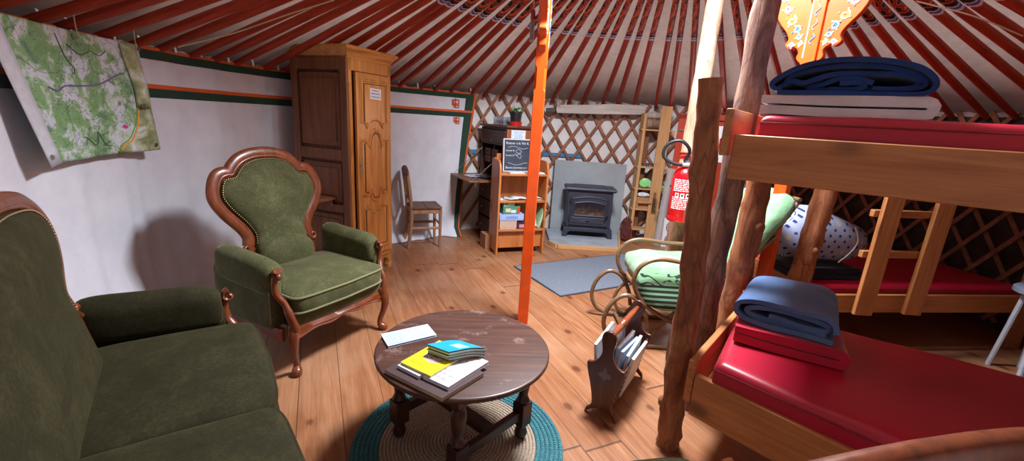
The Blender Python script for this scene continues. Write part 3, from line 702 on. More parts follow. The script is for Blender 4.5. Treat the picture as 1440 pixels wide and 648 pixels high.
mould(mir([(0, .25), (1, .25), (1, .605), (.7, .605), (.55, .62), (.42, .575), (.2, .555), (0, .55)]), 'panel')
m = MB(); m.ribbon([(X0 + .024, -.0195, .86), (X0 + .024, -.0195, 1.06)], .016, (0, -1, 0), t=.002); m.build('escutcheon', BRASS, door)
m = MB(); m.box((X0 + .024, -.035, .955), (.012, .008, .04)); m.tube([(X0 + .024, -.02, .985), (X0 + .024, -.04, .985)], .005, 8); m.build('key', STEEL, door, bevel=.002)
nt_ = MB(); nt_.box((0, 0, 0), (.135, .001, .085)); note = nt_.build('paper_note', PAPER, None, Matrix.Translation(wd.location) @ RZ(math.degrees(math.atan2(.927, .375))) @ T(.275, -.0305, 1.535) @ RY(2), bevel=0)
tag(note, 'small white handwritten paper note stuck high on the wardrobe door', 'note')
m = MB()
for r, (k, L_) in enumerate(((5, .085), (7, .105), (6, .11))):
    pts = [(-.055 + .01 * (r == 0) + L_ * i / (k * 8), -.0012, .026 - r * .024 + .005 * math.sin(i * 1.7) * (1 if i % 9 else -.5)) for i in range(k * 8)]
    m.ribbon(pts, .0018, (0, -1, 0))
m.build('handwriting', INK, note)
m = MB(); m.box((.0, -.13, .70), (.30, .26, .022)); m.box((.0, -.02, .665), (.26, .02, .05))
m.build('side_shelf', SIDEX, wd, T(-.012, .30, 0) @ RZ(-90) @ T(.0, 0, 0), bevel=.003)

# ------------------------------------------------------------------ orange roof pillars
FLW = [plain((232, 226, 226), .5), plain((226, 120, 160), .5), plain((40, 120, 190), .5), plain((70, 130, 90), .5), plain((238, 190, 60), .5)]
def pillar(label, x, y, rz):
    R = thing('roof_pillar', label, 'pillar', (x, y, 0), rz, 'orange roof pillars')
    m = MB(); s = .036
    def sec(w, z, c): return [(-w + c, -w, z), (w - c, -w, z), (w, -w + c, z), (w, w - c, z), (w - c, w, z), (-w + c, w, z), (-w, w - c, z), (-w, -w + c, z)]
    lv = [(s, 0, .003), (s, 1.58, .003), (s, 1.60, .014), (s, 1.72, .014), (s, 1.74, .003), (s, 2.66, .003)]
    vs = []
    for w, z, c in lv: vs += sec(w, z, c)
    fs = [tuple(range(7, -1, -1)), tuple(range(40, 48))]
    for i in range(5): fs += [(i * 8 + j, i * 8 + (j + 1) % 8, i * 8 + 8 + (j + 1) % 8, i * 8 + 8 + j) for j in range(8)]
    m.add(vs, fs); m.build('post', ORANGE, R, sharp=20)
    prof = [(1.25 * a if a > .04 else a, b - .05) for a, b in [(.03, 1.86), (.055, 1.90), (.05, 1.94), (.075, 1.965), (.095, 1.955), (.115, 1.98), (.105, 2.01), (.12, 2.05), (.165, 2.12), (.19, 2.20), (.175, 2.25), (.205, 2.30), (.245, 2.33), (.265, 2.40), (.26, 2.5), (.28, 2.56), (.28, 2.62)]]
    pr = [(a, b) for a, b in [(p.x, p.z) for p in spline([(a, 0, b) for a, b in prof], 3)]]
    hole = [(.10, 2.50), (.11, 2.36), (.075, 2.22), (.036, 2.13)]
    hp = [(p.x, p.z) for p in spline([(a, 0, b) for a, b in hole], 3)]
    for sg in (-1, 1):
        out = [(sg * a, b) for a, b in pr + [(.10, 2.62)] + hp + [(.03, 2.1)]]
        m = MB(); m.plate(out, .045, RZ(90)); b = m.build('bracket', REDBROWN if False else ORANGE, R, sharp=30, bevel=.004)
        m = MB(); random.seed(3)
        spots = [(.085, 1.975, .013), (.075, 2.06, .02), (.105, 2.11, .024), (.13, 2.18, .022), (.155, 2.25, .026), (.185, 2.33, .024), (.215, 2.42, .028), (.235, 2.51, .026), (.05, 1.98, .012), (.06, 2.02, .014)]
        for face in (-1, 1):
            for i, (a, z, r) in enumerate([(p * 1.25, q - .05, w * 1.15) for p, q, w in spots]):
                M = RZ(90) @ T(sg * a, face * .0235, z) @ RX(90)
                c = (1, 2, 4, 1, 3, 1, 2, 3, 4, 2)[i]
                m.tube([(M @ V((r * (1 - .06 * q) * math.cos(q * .62 + i), r * (1 - .06 * q) * math.sin(q * .62 + i), 0))) for q in range(12)], .0036, 5, mat=0)
                m.tube([(M @ V((r * .6 * (1 - .06 * q) * math.cos(q * .62 + i), r * .6 * (1 - .06 * q) * math.sin(q * .62 + i), .0004))) for q in range(12)], .0048, 5, mat=c)
                for q in range(4):
                    aa_ = i + q * 1.57; m.ball((M @ V((r * 1.15 * math.cos(aa_), r * 1.15 * math.sin(aa_), 0))), (.005, .005, .005), 6, 4, mat=(0, c)[q % 2])
        m.build('painted_flowers', FLW, b, label='white, pink, blue and green painted scrolls')
    m = MB()
    for sx in (-1, 1):
        m.box((sx * .0365, .030, 2.2), (.002, .006, .7))
        for k in range(9): z = 1.92 + k * .075; m.tube([(sx * .0375, .012 * math.sin(q * .9), z + q * .008) for q in range(8)], .003, 5, mat=1 if k % 2 else 2)
    m.build('painted_stripe', FLW[:3], R)
    return R
pillar('orange wooden roof pillar standing just behind the coffee table', .118, 2.88, -5)
pillar('orange roof pillar with flower-painted bracket rising behind the bunk logs', 1.66, 2.71, 38)
th = thing('thermometer', 'small narrow thermometer hanging on a string beside the orange pillar', 'thermometer', (.045, 2.80, 1.86))
m = MB(); m.box((0, 0, .06), (.026, .010, .125)); m.build('scale_body', plain((150, 140, 138), .5), th, bevel=.003)
m = MB()
for i in range(12): m.box((0, -.0055, .015 + i * .0085), (.016, .001, .0035))
m.build('scale_marks', BLACK, th)
m = MB(); m.lathe([(.012, .122), (.014, .13), (.013, .16), (.009, .175)], 10); m.build('bulb_guard', plain((150, 30, 40), .5), th)
m = MB(); m.tube([(0, 0, .17), (.005, .01, .4), (.02, .02, .62)], .004, 6); m.build('string', TWINE, th)
# ------------------------------------------------------------------ bunks
BARK = bark((98, 54, 34), (146, 90, 58), (184, 128, 88)); BARKG = bark((78, 54, 48), (126, 92, 78), (172, 136, 114))
BARK2 = bark((110, 58, 32), (156, 92, 56), (190, 130, 88), .6)
PEELED = bark((150, 104, 78), (190, 152, 126), (212, 184, 162), .3)
RED = plain((172, 18, 48), .38, var=.06, scale=6, bump=.05, Coat_Weight=.2, Coat_Roughness=.35)
def log(name, pts, r, mat, parent, jit=.16, knots=(), flat=None):
    P = spline(pts, 8); k = len(P); rr = r if isinstance(r, (list, tuple)) else [r] * 2
    R_ = [rr[0] + (rr[-1] - rr[0]) * i / (k - 1) for i in range(k)]
    P = [p + V((.006 * noise.noise(p * 3), .006 * noise.noise(p * 3 + V((5, 0, 0))), 0)) for p in P]
    m = MB(); m.tube(P, R_, 20, jit=jit, up=(0, 1, 0))
    for i, a, s in knots:
        p = P[i]; d = V((math.cos(a), math.sin(a), .1)); m.ball(p + d * R_[i] * .85, (R_[i] * s, R_[i] * s, R_[i] * s * 1.3), 10, 8)
    o = m.build(name, mat, parent, sharp=50)
    return o
def board(name, p0, p1, h, t, mat, parent, side=0, bevel=.004):
    "p0, p1 = lower corners of the outer face; side shifts the thickness"
    m = MB(); l = (V(p1) - V(p0)).length; m.box((l / 2, side * t / 2, h / 2), (l, t, h)); return m.build(name, mat, parent, board_frame(p0, p1), bevel=bevel)
nb = thing('bunk_bed', 'near log-framed bunk bed with a wide upper side board and red mattresses', 'bunk bed', (0, 0, 0))
log('log_post', [(.775, 1.71, 0), (.768, 1.712, .3), (.76, 1.715, .8), (.73, 1.72, 1.2), (.703, 1.722, 1.595)], [.052, .044], BARK, nb, .32, ((6, 2.8, .45),))
log('log_post', [(.985, 2.02, 0), (.99, 2.02, .6), (1.0, 2.03, 1.2), (1.02, 2.04, 1.9), (1.03, 2.05, 2.30)], [.056, .052], BARKG, nb, .22, ((14, -1.2, .35),))
log('log_post', [(1.195, 2.20, 0), (1.21, 2.19, .5), (1.215, 2.185, .9), (1.22, 2.18, 1.30)], [.062, .058], BARK2, nb, .25, ((17, -1.2, .5),))
U0, U1 = V((.80, 1.665, 1.235)), V((2.32, .545, 1.235)); ud = unit(U1 - U0); wdv = V((-ud.y, ud.x, 0))
board('upper_side_board', U0, U1, .165, .028, PINE, nb, 1)
E0 = V((.755, 1.665, 1.32)); board('upper_end_board', E0, E0 + wdv * .72, .17, .028, PINE, nb, -1)
board('upper_back_board', U0 + wdv * .74, U1 + wdv * .74, .165, .028, PINE, nb, 1)
m = MB(); m.quad([(U0 + wdv * .03).xy, (U1 + wdv * .03).xy, (U1 + wdv * .72).xy, (U0 + wdv * .72).xy], 1.262, 1.28); m.build('upper_slats', PALEX, nb)
L0, L1 = V((.765, 1.555, .28)), V((1.62, .58, .28)); board('lower_side_board', L0, L1, .18, .028, PINE, nb, 1)
board('lower_end_board', V((.742, 1.575, .33)), V((1.20, 2.135, .33)), .185, .028, PINE, nb, -1)
board('lower_back_board', V((1.235, 2.20, .28)), V((2.75, 1.15, .28)), .17, .028, PINE, nb, -1)
m = MB(); m.quad([(.79, 1.56), (1.62, .60), (2.72, 1.15), (1.24, 2.17)], .30, .32); m.build('lower_slats', PALEX, nb)
for p in ((2.36, .50), (2.80, 1.12)): log('log_post', [(p[0], p[1], 0), (p[0], p[1], 1.45)], [.05, .05], BARK2, nb)
log('log_post', [(1.66, .56, 0), (1.66, .555, .45)], [.045, .045], BARK2, nb)
def mattress(name, quad, z0, z1, label, r=.025):
    R = thing(name, label, 'mattress', (0, 0, 0)); Q = [V((p[0], p[1], 0)) for p in quad]
    def P(u, v): return (Q[0] * (1 - u) + Q[1] * u) * (1 - v) + (Q[3] * (1 - u) + Q[2] * u) * v
    w, d = (Q[1] - Q[0]).length, (Q[3] - Q[0]).length
    nu, nv = 48, 20; vs = []; pr = []
    def g(n, l):
        e = [0, r * .15 / l, r * .5 / l, r / l, r * 2 / l]; mid = [e[-1] + (1 - 2 * e[-1]) * i / (n - 1) for i in range(1, n - 1)]
        return e + mid + [1 - x for x in e[::-1]]
    US, VS = g(34, w), g(14, d)
    def top(u, v):
        a = min(u * w, (1 - u) * w, r) / r; b = min(v * d, (1 - v) * d, r) / r; k = math.sqrt(max(0, 1 - (1 - a) ** 2)) * math.sqrt(max(0, 1 - (1 - b) ** 2))
        p = P(u, v); return (p.x, p.y, z1 - r + r * k + .006 * noise.noise(V((u * 5, v * 3, z1))) * k + .010 * math.sin(u * PI) * math.sin(v * PI))
    vs = [top(a, b) for a in US for b in VS]; NV = len(VS); fs = []
    for i in range(len(US) - 1):
        for j in range(NV - 1): fs.append((i * NV + j, (i + 1) * NV + j, (i + 1) * NV + j + 1, i * NV + j + 1))
    rim = [i * NV for i in range(len(US))] + [(len(US) - 1) * NV + j for j in range(1, NV)] + [i * NV + NV - 1 for i in range(len(US) - 2, -1, -1)] + [j for j in range(NV - 2, 0, -1)]
    b = len(vs); vs += [(vs[i][0], vs[i][1], z0) for i in rim]; k = len(rim)
    fs += [(rim[i], rim[(i + 1) % k], b + (i + 1) % k, b + i) for i in range(k)] + [tuple(range(b + k - 1, b - 1, -1))]
    m = MB(); m.add(vs, fs); m.build('cover', RED, R, sharp=60)
    m = MB(); m.tube([(vs[i][0], vs[i][1], z1 - r - .002) for i in rim], .0035, 6, closed=True); m.build('seam_piping', plain((120, 12, 28), .5), R)
    return R
mattress('mattress', [(U0 + wdv * .05 + ud * .07).xy, (U1 + wdv * .05).xy, (U1 + wdv * .68).xy, (U0 + wdv * .70 + ud * .07).xy], 1.281, 1.475, 'red vinyl mattress on the upper bunk under the navy blanket')
mattress('mattress', [(.815, 1.515), (1.60, .66), (2.62, 1.20), (1.225, 2.12)], .321, .545, 'red vinyl mattress on the near lower bunk under the folded blankets', .03)

# back bunk along the wall
bb = thing('bunk_bed', 'rear bunk bed in the dark corner behind the ladder', 'bunk bed', (0, 0, 0))
log('log_post', [(1.90, 2.77, 0), (1.925, 2.77, .4), (1.95, 2.765, .8), (1.985, 2.76, 1.25), (1.99, 2.76, 1.36)], [.066, .06], BARK2, bb, .25, ((14, -1.4, .3),))
B0, B1 = V((1.97, 2.67, .295)), V((3.70, 2.915, .295))
board('lower_side_board', B0, B1, .125, .03, PINE, bb, 1)
board('lower_end_board', V((1.93, 2.74, .32)), V((1.88, 4.30, .32)), .15, .03, PINE, bb, -1)
m = MB(); m.quad([(1.96, 2.71), (3.68, 2.95), (3.40, 4.40), (1.92, 4.32)], .31, .33); m.build('lower_slats', PALEX, bb)
board('upper_side_board', V((1.97, 2.69, 1.20)), V((3.70, 2.935, 1.20)), .14, .03, PINE, bb, 1)  # hidden upper level of the rear bunk, added to shade the corner below
m = MB(); m.quad([(3.05, 2.10), (3.84, 2.12), (3.78, 2.985), (3.05, 2.885)], 1.22, 1.25); m.quad([(2.2, 4.34), (3.36, 4.42), (2.9, 4.74), (2.2, 4.6)], 1.22, 1.25); m.quad([(3.70, 3.0), (3.84, 3.0), (3.66, 3.92), (3.44, 4.36)], 1.22, 1.25); m.build('upper_slats', PALEX, bb)  # extra unseen platform pieces out to the wall, added to block light
m = MB(); m.quad([(1.96, 2.73), (3.68, 2.98), (3.40, 4.40), (1.92, 4.32)], 1.22, 1.25); m.build('upper_slats', PALEX, bb)
log('log_post', [(3.72, 2.97, 0), (3.72, 2.97, 1.4)], [.05, .05], BARK2, bb)
mattress('mattress', [(1.98, 2.72), (3.66, 2.955), (3.38, 4.34), (1.94, 4.28)], .331, .47, 'red mattress on the rear lower bunk behind the ladder')
mattress('mattress', [(1.98, 2.74), (3.66, 2.99), (3.38, 4.38), (1.94, 4.30)], 1.251, 1.37, 'hidden red mattress on the rear upper bunk added to shade the corner below')
ld_ = thing('bunk_ladder', 'pale wooden ladder leaning against the rear bunk', 'ladder', (0, 0, 0))
S1 = [(2.275, 2.615, .325), (2.325, 2.66, 1.28)]; S2 = [(2.64, 2.67, .325), (2.70, 2.715, 1.28)]
for a, b in (S1, S2):
    m = MB(); l = (V(b) - V(a)).length; m.box((l / 2, 0, 0), (l, .026, .13)); m.build('stile', PINE, ld_, board_frame(a, b, (1, .14, 0)), bevel=.004)
for z in (.72, .98):
    f = (z - .325) / .955; a = V(S1[0]).lerp(V(S1[1]), f); b = V(S2[0]).lerp(V(S2[1]), f); d = unit(b - a)
    m = MB(); p0 = a - d * .10 + V((0, .034, 0)); l = (b - a).length + .13; m.box((l / 2, 0, 0), (l, .03, .045)); m.build('rung', PINE, ld_, board_frame(p0, p0 + d), bevel=.004)

# ------------------------------------------------------------------ folded bedding
def fold(name, mat, c, rz, w, d, layers, t, label, cat='blanket', dome=0., lean=0., noise_k=.006, group=None, roll=0, skew=0, flare=0):
    "a folded cloth: serpentine cross-section in x/z extruded along y"
    R = thing(name, label, cat, c, rz, group)
    path = []; rr = t * .56; 
    for k in range(layers):
        z = rr + k * 2 * rr; xs = [-w / 2 + rr + (w - 2 * rr) * i / 14 for i in range(15)]
        if k % 2: xs = xs[::-1]
        path += [(x, z) for x in xs]
        if k < layers - 1:
            s = 1 if k % 2 == 0 else -1; path += [(s * (w / 2 - rr) + s * rr * math.sin(a), z + rr - rr * math.cos(a)) for a in (PI * .2, PI * .4, PI * .6, PI * .8)]
    th_ = t * .46; n = len(path); ny = 12
    def nrm(i):
        a = V(path[max(i - 1, 0)]); b = V(path[min(i + 1, n - 1)]); q = (b - a).normalized(); return V((-q.y, q.x))
    H = layers * 2 * rr
    vs = []
    for j in range(ny + 1):
        y = -d / 2 + d * j / ny
        ring = []
        for s in (1, -1):
            for i in (range(n) if s > 0 else range(n - 1, -1, -1)):
                q = V(path[i]) + nrm(i) * th_ * s; x, z = q
                k = z / H; ex = 1 - .02 * noise.noise(V((i * .12, 3, z * 20)))
                zz = z + dome * k * max(0, 1 - (x / (w / 2)) ** 2) * (1 - .6 * (y / (d / 2)) ** 2) + noise_k * noise.noise(V((x * 5, y * 5, z * 9 + w))) * (.4 + k)
                zz += lean * k * x
                ring.append((x * ex + skew * k, y * (1 - .03 * k + flare * k) + .012 * noise.noise(V((x * 4, z * 40, j * .01 + w))), max(.001, zz)))
        vs += ring
    N = 2 * n; fs = []
    for j in range(ny):
        for i in range(N): fs.append((j * N + i, j * N + (i + 1) % N, (j + 1) * N + (i + 1) % N, (j + 1) * N + i))
    for j in (0, ny):
        for i in range(n - 1):
            q = (j * N + i, j * N + i + 1, j * N + N - 2 - i, j * N + N - 1 - i); fs.append(q if j else q[::-1])
    m = MB(); m.add(vs, fs); m.build('folded_cloth', mat, R, sharp=70)
    return R
NAVY = cloth((28, 62, 128), (18, 44, 98), 500, .95, .12, .2, 8); SHEET = cloth((214, 206, 212), None, 300, .9, .1, .2, 6)
BLUEGREY = cloth((88, 116, 160), (66, 92, 136), 500, .95, .12, .15, 5); CRIM = cloth((190, 20, 56), (160, 14, 44), 500, .95, .3, .2, 6)
# ------------------------------------------------------------------ bedding
def onU(s, w, z): p = U0 + ud * s + wdv * w; return (p.x, p.y, z)
UR = math.degrees(math.atan2(ud.y, ud.x))
fold('sheet', SHEET, onU(.285, .26, 1.4755), UR, .50, .34, 2, .034, 'folded white sheet on the upper bunk beneath the navy blanket', 'sheet', flare=.02)
def fold2(name, mat, c, rz, paths, d, t_, label, cat, amp=.01):
    "nested folds seen from their open end"
    R = thing(name, label, cat, c, rz); ny = 14; m = MB()
    for pi_, path in enumerate(paths):
        P = [(p.x, p.z) for p in spline([(a, 0, b) for a, b in path], 6)]; n = len(P)
        def nr(i):
            a = V(P[max(i - 1, 0)]); b = V(P[min(i + 1, n - 1)]); q = (b - a).normalized(); return V((-q.y, q.x))
        vs = []
        for j in range(ny + 1):
            y = -d / 2 + d * j / ny; end = 1 - .25 * max(0, abs(y) / (d / 2) - .75) * (1 if j > ny / 2 else 0)
            for s in (1, -1):
                for i in (range(n) if s > 0 else range(n - 1, -1, -1)):
                    q = V(P[i]) + nr(i) * t_ / 2 * s
                    w = noise.noise(V((q.x * 6, y * 5, pi_ * 7.0))) * amp * min(1, q.y / .04)
                    vs.append((q.x * (1 - .04 * (y / d + .5)), y + .02 * noise.noise(V((q.x * 5, i * .05, pi_ * 3))) + (.018 if pi_ else 0) * (1 if j == 0 else 0), max(.0008, q.y * end + w)))
        N = 2 * n; fs = []
        for j in range(ny):
            for i in range(N): fs.append((j * N + i, j * N + (i + 1) % N, (j + 1) * N + (i + 1) % N, (j + 1) * N + i))
        for j in (0, ny):
            for i in range(n - 1):
                q = (j * N + i, j * N + i + 1, j * N + N - 2 - i, j * N + N - 1 - i); fs.append(q if j else q[::-1])
        m.add(vs, fs)
    o_ = [(p.x * .94, max(.004, p.z)) for p in spline([(a, 0, b) for a, b in paths[0]], 4)]; m.plate(o_, .006, T(0, d / 2 - .05, 0))  # added plate closing the far end, keeps backlight out of the folds
    m.build('folded_cloth', mat, R, sharp=70); return R
fold2('blanket', NAVY, onU(.300, .26, 1.548), UR, [
    [(-.20, .010), (-.05, .009), (.10, .009), (.19, .010), (.222, .028), (.215, .060), (.17, .092), (.08, .113), (-.03, .118), (-.12, .104), (-.18, .078), (-.222, .045), (-.215, .025), (-.19, .022)],
    [(-.20, .028), (-.16, .052), (-.125, .046), (-.09, .058), (-.04, .072), (.04, .078), (.12, .074), (.175, .055), (.18, .034), (.14, .026), (.07, .030)],
    [(-.185, .032), (-.165, .066), (-.10, .090), (.0, .100), (.09, .095), (.165, .074), (.197, .050), (.188, .030), (.1, .024), (-.05, .024)],
    [(.07, .044), (.02, .060), (-.03, .058), (-.07, .040), (-.11, .026), (-.06, .022), (.02, .024), (.05, .034), (.03, .046), (-.02, .044)]], .34, .014, 'thick navy blue blanket folded on top of the white sheet', 'blanket')
fold('blanket', CRIM, (1.235, 1.80, .5555), -30, .40, .50, 2, .034, 'crimson folded blanket under the blue-grey one on the near lower bunk', 'blanket', noise_k=.01)
fold('blanket', cloth((26, 30, 46), None, 500, .95, .2), (2.14, 3.02, .477), 8, .52, .36, 2, .035, 'dark navy blanket lying under the patterned pillow on the rear bunk', 'blanket')
fold2('blanket', BLUEGREY, (1.235, 1.80, .634), -36, [
    [(.175, .012), (.05, .011), (-.10, .012), (-.155, .026), (-.172, .055), (-.155, .085), (-.08, .100), (.05, .104), (.13, .100), (.168, .080), (.178, .05)],
    [(.15, .028), (.0, .027), (-.09, .032), (-.132, .052), (-.10, .074), (.0, .082), (.10, .080), (.15, .066), (.14, .046), (.05, .044), (-.05, .048)]], .43, .019, 'blue-grey folded fleece blanket on top of the crimson one', 'blanket', .012)
t = NT('diamond_print'); P_ = t.xyz(t.map((1, 1, 1), rnd=False))
a_ = t.math('MULTIPLY', t.math('ADD', P_[0], P_[2]), 13.5); b_ = t.math('MULTIPLY', t.math('SUBTRACT', P_[0], P_[2]), 13.5)
fa = t.math('ABSOLUTE', t.math('SUBTRACT', t.math('FRACT', a_), .5)); fb = t.math('ABSOLUTE', t.math('SUBTRACT', t.math('FRACT', b_), .5)); mx = t.math('MAXIMUM', fa, fb)
cb = t.node('ShaderNodeCombineXYZ'); t.l.new(t.math('FLOOR', a_), cb.inputs[0]); t.l.new(t.math('FLOOR', b_), cb.inputs[1]); wn = t.node('ShaderNodeTexWhiteNoise', noise_dimensions='2D'); t.l.new(cb.outputs[0], wn.inputs['Vector'])
core = t.mix(t.math('GREATER_THAN', wn.outputs['Value'], .86), srgb(26, 46, 108), srgb(196, 166, 120))
lines = t.ramp(mx, [(.0, srgb(26, 46, 108)), (.2, srgb(206, 212, 232)), (.27, srgb(36, 52, 112)), (.33, srgb(206, 212, 232)), (.39, srgb(36, 52, 112)), (.46, srgb(206, 212, 232))], 'CONSTANT')
t.color(t.mix(t.math('LESS_THAN', mx, .2), lines, core)); t.p(Roughness=.9); PRINT = t.m
pl = thing('pillow', 'plump white pillow with navy diamond print behind the bare logs', 'pillow', (2.16, 3.06, .553), 6)
def pf(p):
    x, y, z = p; k = max(0, 1 - (x / .36) ** 2); zz = z * (1.0 - .55 * max(0, x / .36)) if z > 0 else z * .6
    return (x, y, zz + .012 * noise.noise(V((x * 9, y * 9, z * 9))) - .015 * math.sin(x * 14 + 1) * (1 if z > 0 else 0))
m = MB(); m.ball((0, 0, .15), (.36, .20, .24), 44, 22, e1=.85, e2=.75, fn=pf); m.build('pillowcase', PRINT, pl, sharp=0).data.polygons.foreach_set('use_smooth', [True] * (44 * 22))
m = MB(); m.tube(spline([(.12, -.20, .29), (.16, -.205, .20), (.13, -.205, .12), (.06, -.20, .04)], 5), .004, 6); m.build('cord', WHITE, pl)

# ------------------------------------------------------------------ things on the coffee table
def slab_quad(name, quad, z, h, mat, label, cat, group=None, mats=None, bend=None):
    Q = [V((p[0], p[1])) for p in quad]; c = sum(Q, V((0, 0))) / 4; ex = (Q[1] - Q[0]).normalized(); rz = math.atan2(ex.y, ex.x)
    R = thing(name, label, cat, (c.x, c.y, z), math.degrees(rz), group); Rm = Matrix.Rotation(-rz, 2)
    q = [Rm @ (p - c) for p in Q]
    return R, q
def qmid(q, u, v): return (q[0] * (1 - u) + q[1] * u) * (1 - v) + (q[3] * (1 - u) + q[2] * u) * v
def booklet(name, quad, z, h, cover, label, cat, pages=PAPER, group=None):
    R, q = slab_quad(name, quad, z, h, cover, label, cat, group)
    m = MB(); m.quad([q_ * .985 for q_ in q], .0012, h - .0012); m.build('pages', pages, R)
    m = MB(); m.quad(q, 0, .0013); m.quad(q, h - .0013, h); 
    m.build('cover', cover, R); return R, q
FQ = [(-.441, 1.430), (-.200, 1.283), (-.070, 1.452), (-.318, 1.628)]
booklet('book', FQ, TZ + .0006, .016, plain((66, 46, 48), .5), 'large dark brown book lying under the booklets on the coffee table', 'book', plain((190, 168, 140), .8))
R, q = booklet('booklet', [(-.395, 1.445), (-.300, 1.383), (-.175, 1.55), (-.275, 1.615)], TZ + .0172, .013, plain((214, 214, 224), .5), 'white booklet lying under the yellow one on the brown book', 'booklet')
R, q = booklet('booklet', [(-.288, 1.386), (-.186, 1.326), (-.058, 1.508), (-.158, 1.572)], TZ + .0172, .014, plain((196, 196, 208), .5), 'white booklet with grey lettering beside the yellow one on the brown book', 'booklet')
rx = qmid(q, .5, 0); e = (q[1] - q[0]).normalized(); f_ = (q[3] - q[0]).normalized()
Mt = frame((q[0].x * .9, q[0].y * .9, .0143), (e.x, e.y, 0), (-e.y, e.x, 0), (0, 0, 1))
m = MB(); o = qmid(q, .10, .34)
for i, s in enumerate(("Dial ami", "Autrement", "& Doubs")): m.text(s, .0185, frame((o.x + e.y * .0 + f_.x * -.026 * i, o.y + f_.y * -.026 * i, .0142), (e.x, e.y, 0), (f_.x, f_.y, 0), (0, 0, 1)))
m.build('lettering', plain((140, 142, 158), .8), R)
m = MB(); c = qmid(q, .62, .82); m.lathe([(0, 0), (.03, 0), (.03, .0005), (0, .0005)], 24, T(c.x, c.y, .0141)); m.lathe([(.02, .0), (.02, .0012), (.0, .0012)], 20, T(c.x, c.y, .0141), mat=1); c = qmid(q, .25, .80)
m.quad([(c.x - .02, c.y - .02), (c.x + .022, c.y - .02), (c.x + .022, c.y + .02), (c.x - .02, c.y + .02)], .0141, .0147, mat=2); m.build('cover_picture', [plain((196, 160, 156), .6), plain((222, 196, 190), .6), plain((238, 238, 244), .6)], R)
R, q = booklet('booklet', [(-.385, 1.452), (-.258, 1.374), (-.140, 1.548), (-.272, 1.632)], TZ + .0318, .008, plain((232, 214, 20), .45), 'bright yellow booklet with a round food photo beneath the blue leaflets', 'booklet')
c = qmid(q, .50, .52); m = MB(); m.lathe([(0, 0), (.046, 0), (.046, .0005), (0, .0005)], 32, T(c.x, c.y, .0081)); m.lathe([(.034, .0), (.034, .0012), (0, .0012)], 28, T(c.x, c.y, .0081), mat=1)
for i in range(9): m.ball((c.x + .016 * math.cos(i * 2.4) * (i / 6), c.y + .016 * math.sin(i * 2.4) * (i / 6), .0093), (.007, .006, .0015), 8, 4, mat=2 + i % 2)
m.build('round_picture', [plain((178, 160, 166), .6), plain((206, 190, 190), .6), plain((120, 50, 30), .6), plain((176, 110, 60), .6)], R)
m = MB(); o = qmid(q, .12, .2); e = (q[1] - q[0]).normalized(); f_ = (q[3] - q[0]).normalized()
for i in range(2): m.ribbon([(o.x + e.x * .07 * k / 20 - f_.x * .012 * i, o.y + e.y * .07 * k / 20 - f_.y * .012 * i + .0012 * math.sin(k * 2.1), .0082) for k in range(21)], .002, (0, 0, 1))
m.build('lettering', plain((150, 130, 20), .7), R)
BLU = [(24, 150, 220), (40, 160, 224), (20, 140, 214)]
lq = [V((-.299, 1.516)), V((-.208, 1.470)), V((-.079, 1.537)), V((-.185, 1.582))]; random.seed(5)
for i in range(7):
    z = TZ + .0404 + i * .0062; h = .0058; j = V((random.uniform(-.004, .004), random.uniform(-.004, .004))) if i < 6 else V((0, 0))
    if i: place = 'stack of blue leaflets on the coffee table'
    R, q = slab_quad('leaflet', [p + j for p in lq], z, h, None, 'topmost bright blue leaflet of the pile on the yellow booklet' if i == 6 else 'pale folded leaflet within the pile under the bright blue top leaflet', 'leaflet', 'pile of leaflets on the coffee table')
    m = MB(); n = 14
    def dr(u): return -.018 * max(0, u - .45) ** 2 / .3 * (1 - i * .06)
    for k in range(n):
        u0, u1 = k / n, (k + 1) / n
        pts = [qmid(q, 0, u0), qmid(q, 1, u0), qmid(q, 1, u1), qmid(q, 0, u1)]
        # long axis runs from edge 0-1 towards edge 3-2
        a, b, c, d = pts; za, zb = dr(u0), dr(u1)
        vs = [(a.x, a.y, za), (b.x, b.y, za), (c.x, c.y, zb), (d.x, d.y, zb), (a.x, a.y, za + h), (b.x, b.y, za + h), (c.x, c.y, zb + h), (d.x, d.y, zb + h)]
        fs = [(4, 5, 6, 7), (3, 2, 1, 0), (0, 1, 5, 4), (2, 3, 7, 6)] + ([(0, 4, 7, 3)]) + [(1, 2, 6, 5)]
        b0 = len(m.v); m.v += vs
        for qf, mm in zip(fs, (1, 0, 0, 0, 0, 0)): m.f.append([b0 + x for x in qf]); m.m.append(mm)
        if k in (5, 6, 7, 8) and i == 6:
            a2, b2, c2, d2 = [qmid(q, .45, u0), qmid(q, .9, u0), qmid(q, .9, u1), qmid(q, .45, u1)]
            m.add([(a2.x, a2.y, za + h + .0004), (b2.x, b2.y, za + h + .0004), (c2.x, c2.y, zb + h + .0004), (d2.x, d2.y, zb + h + .0004)], [(0, 1, 2, 3)], 2)
    m.build('paper', [plain((178, 184, 176) if i % 2 else (92, 100, 84), .6), plain((26, 152, 222) if i == 6 else (120, 150, 140), .35), plain((150, 190, 220), .4)], R, sharp=20)
lf = [(-.539, 1.708), (-.360, 1.829), (-.301, 1.733), (-.478, 1.610)]
R, q = slab_quad('leaflet', lf, TZ + .0006, .01, None, 'white folded information leaflet lying alone at the rear left of the coffee table', 'leaflet')
m = MB(); 
for z0, z1, sh in ((0, .0015, 0), (.0065, .0085, .002)): m.quad([(p.x, p.y + sh) for p in q], z0, z1)
m.grid(lambda a, b: (qmid(q, a, 0).x, qmid(q, a, 0).y - .004 * math.sin(b * PI), .0085 * b), 1, 6); m.grid(lambda a, b: (qmid(q, 0, a).x - .0, qmid(q, 0, a).y, .0075 * b), 1, 1)
m.build('paper', plain((178, 188, 212), .55), R)
m = MB()
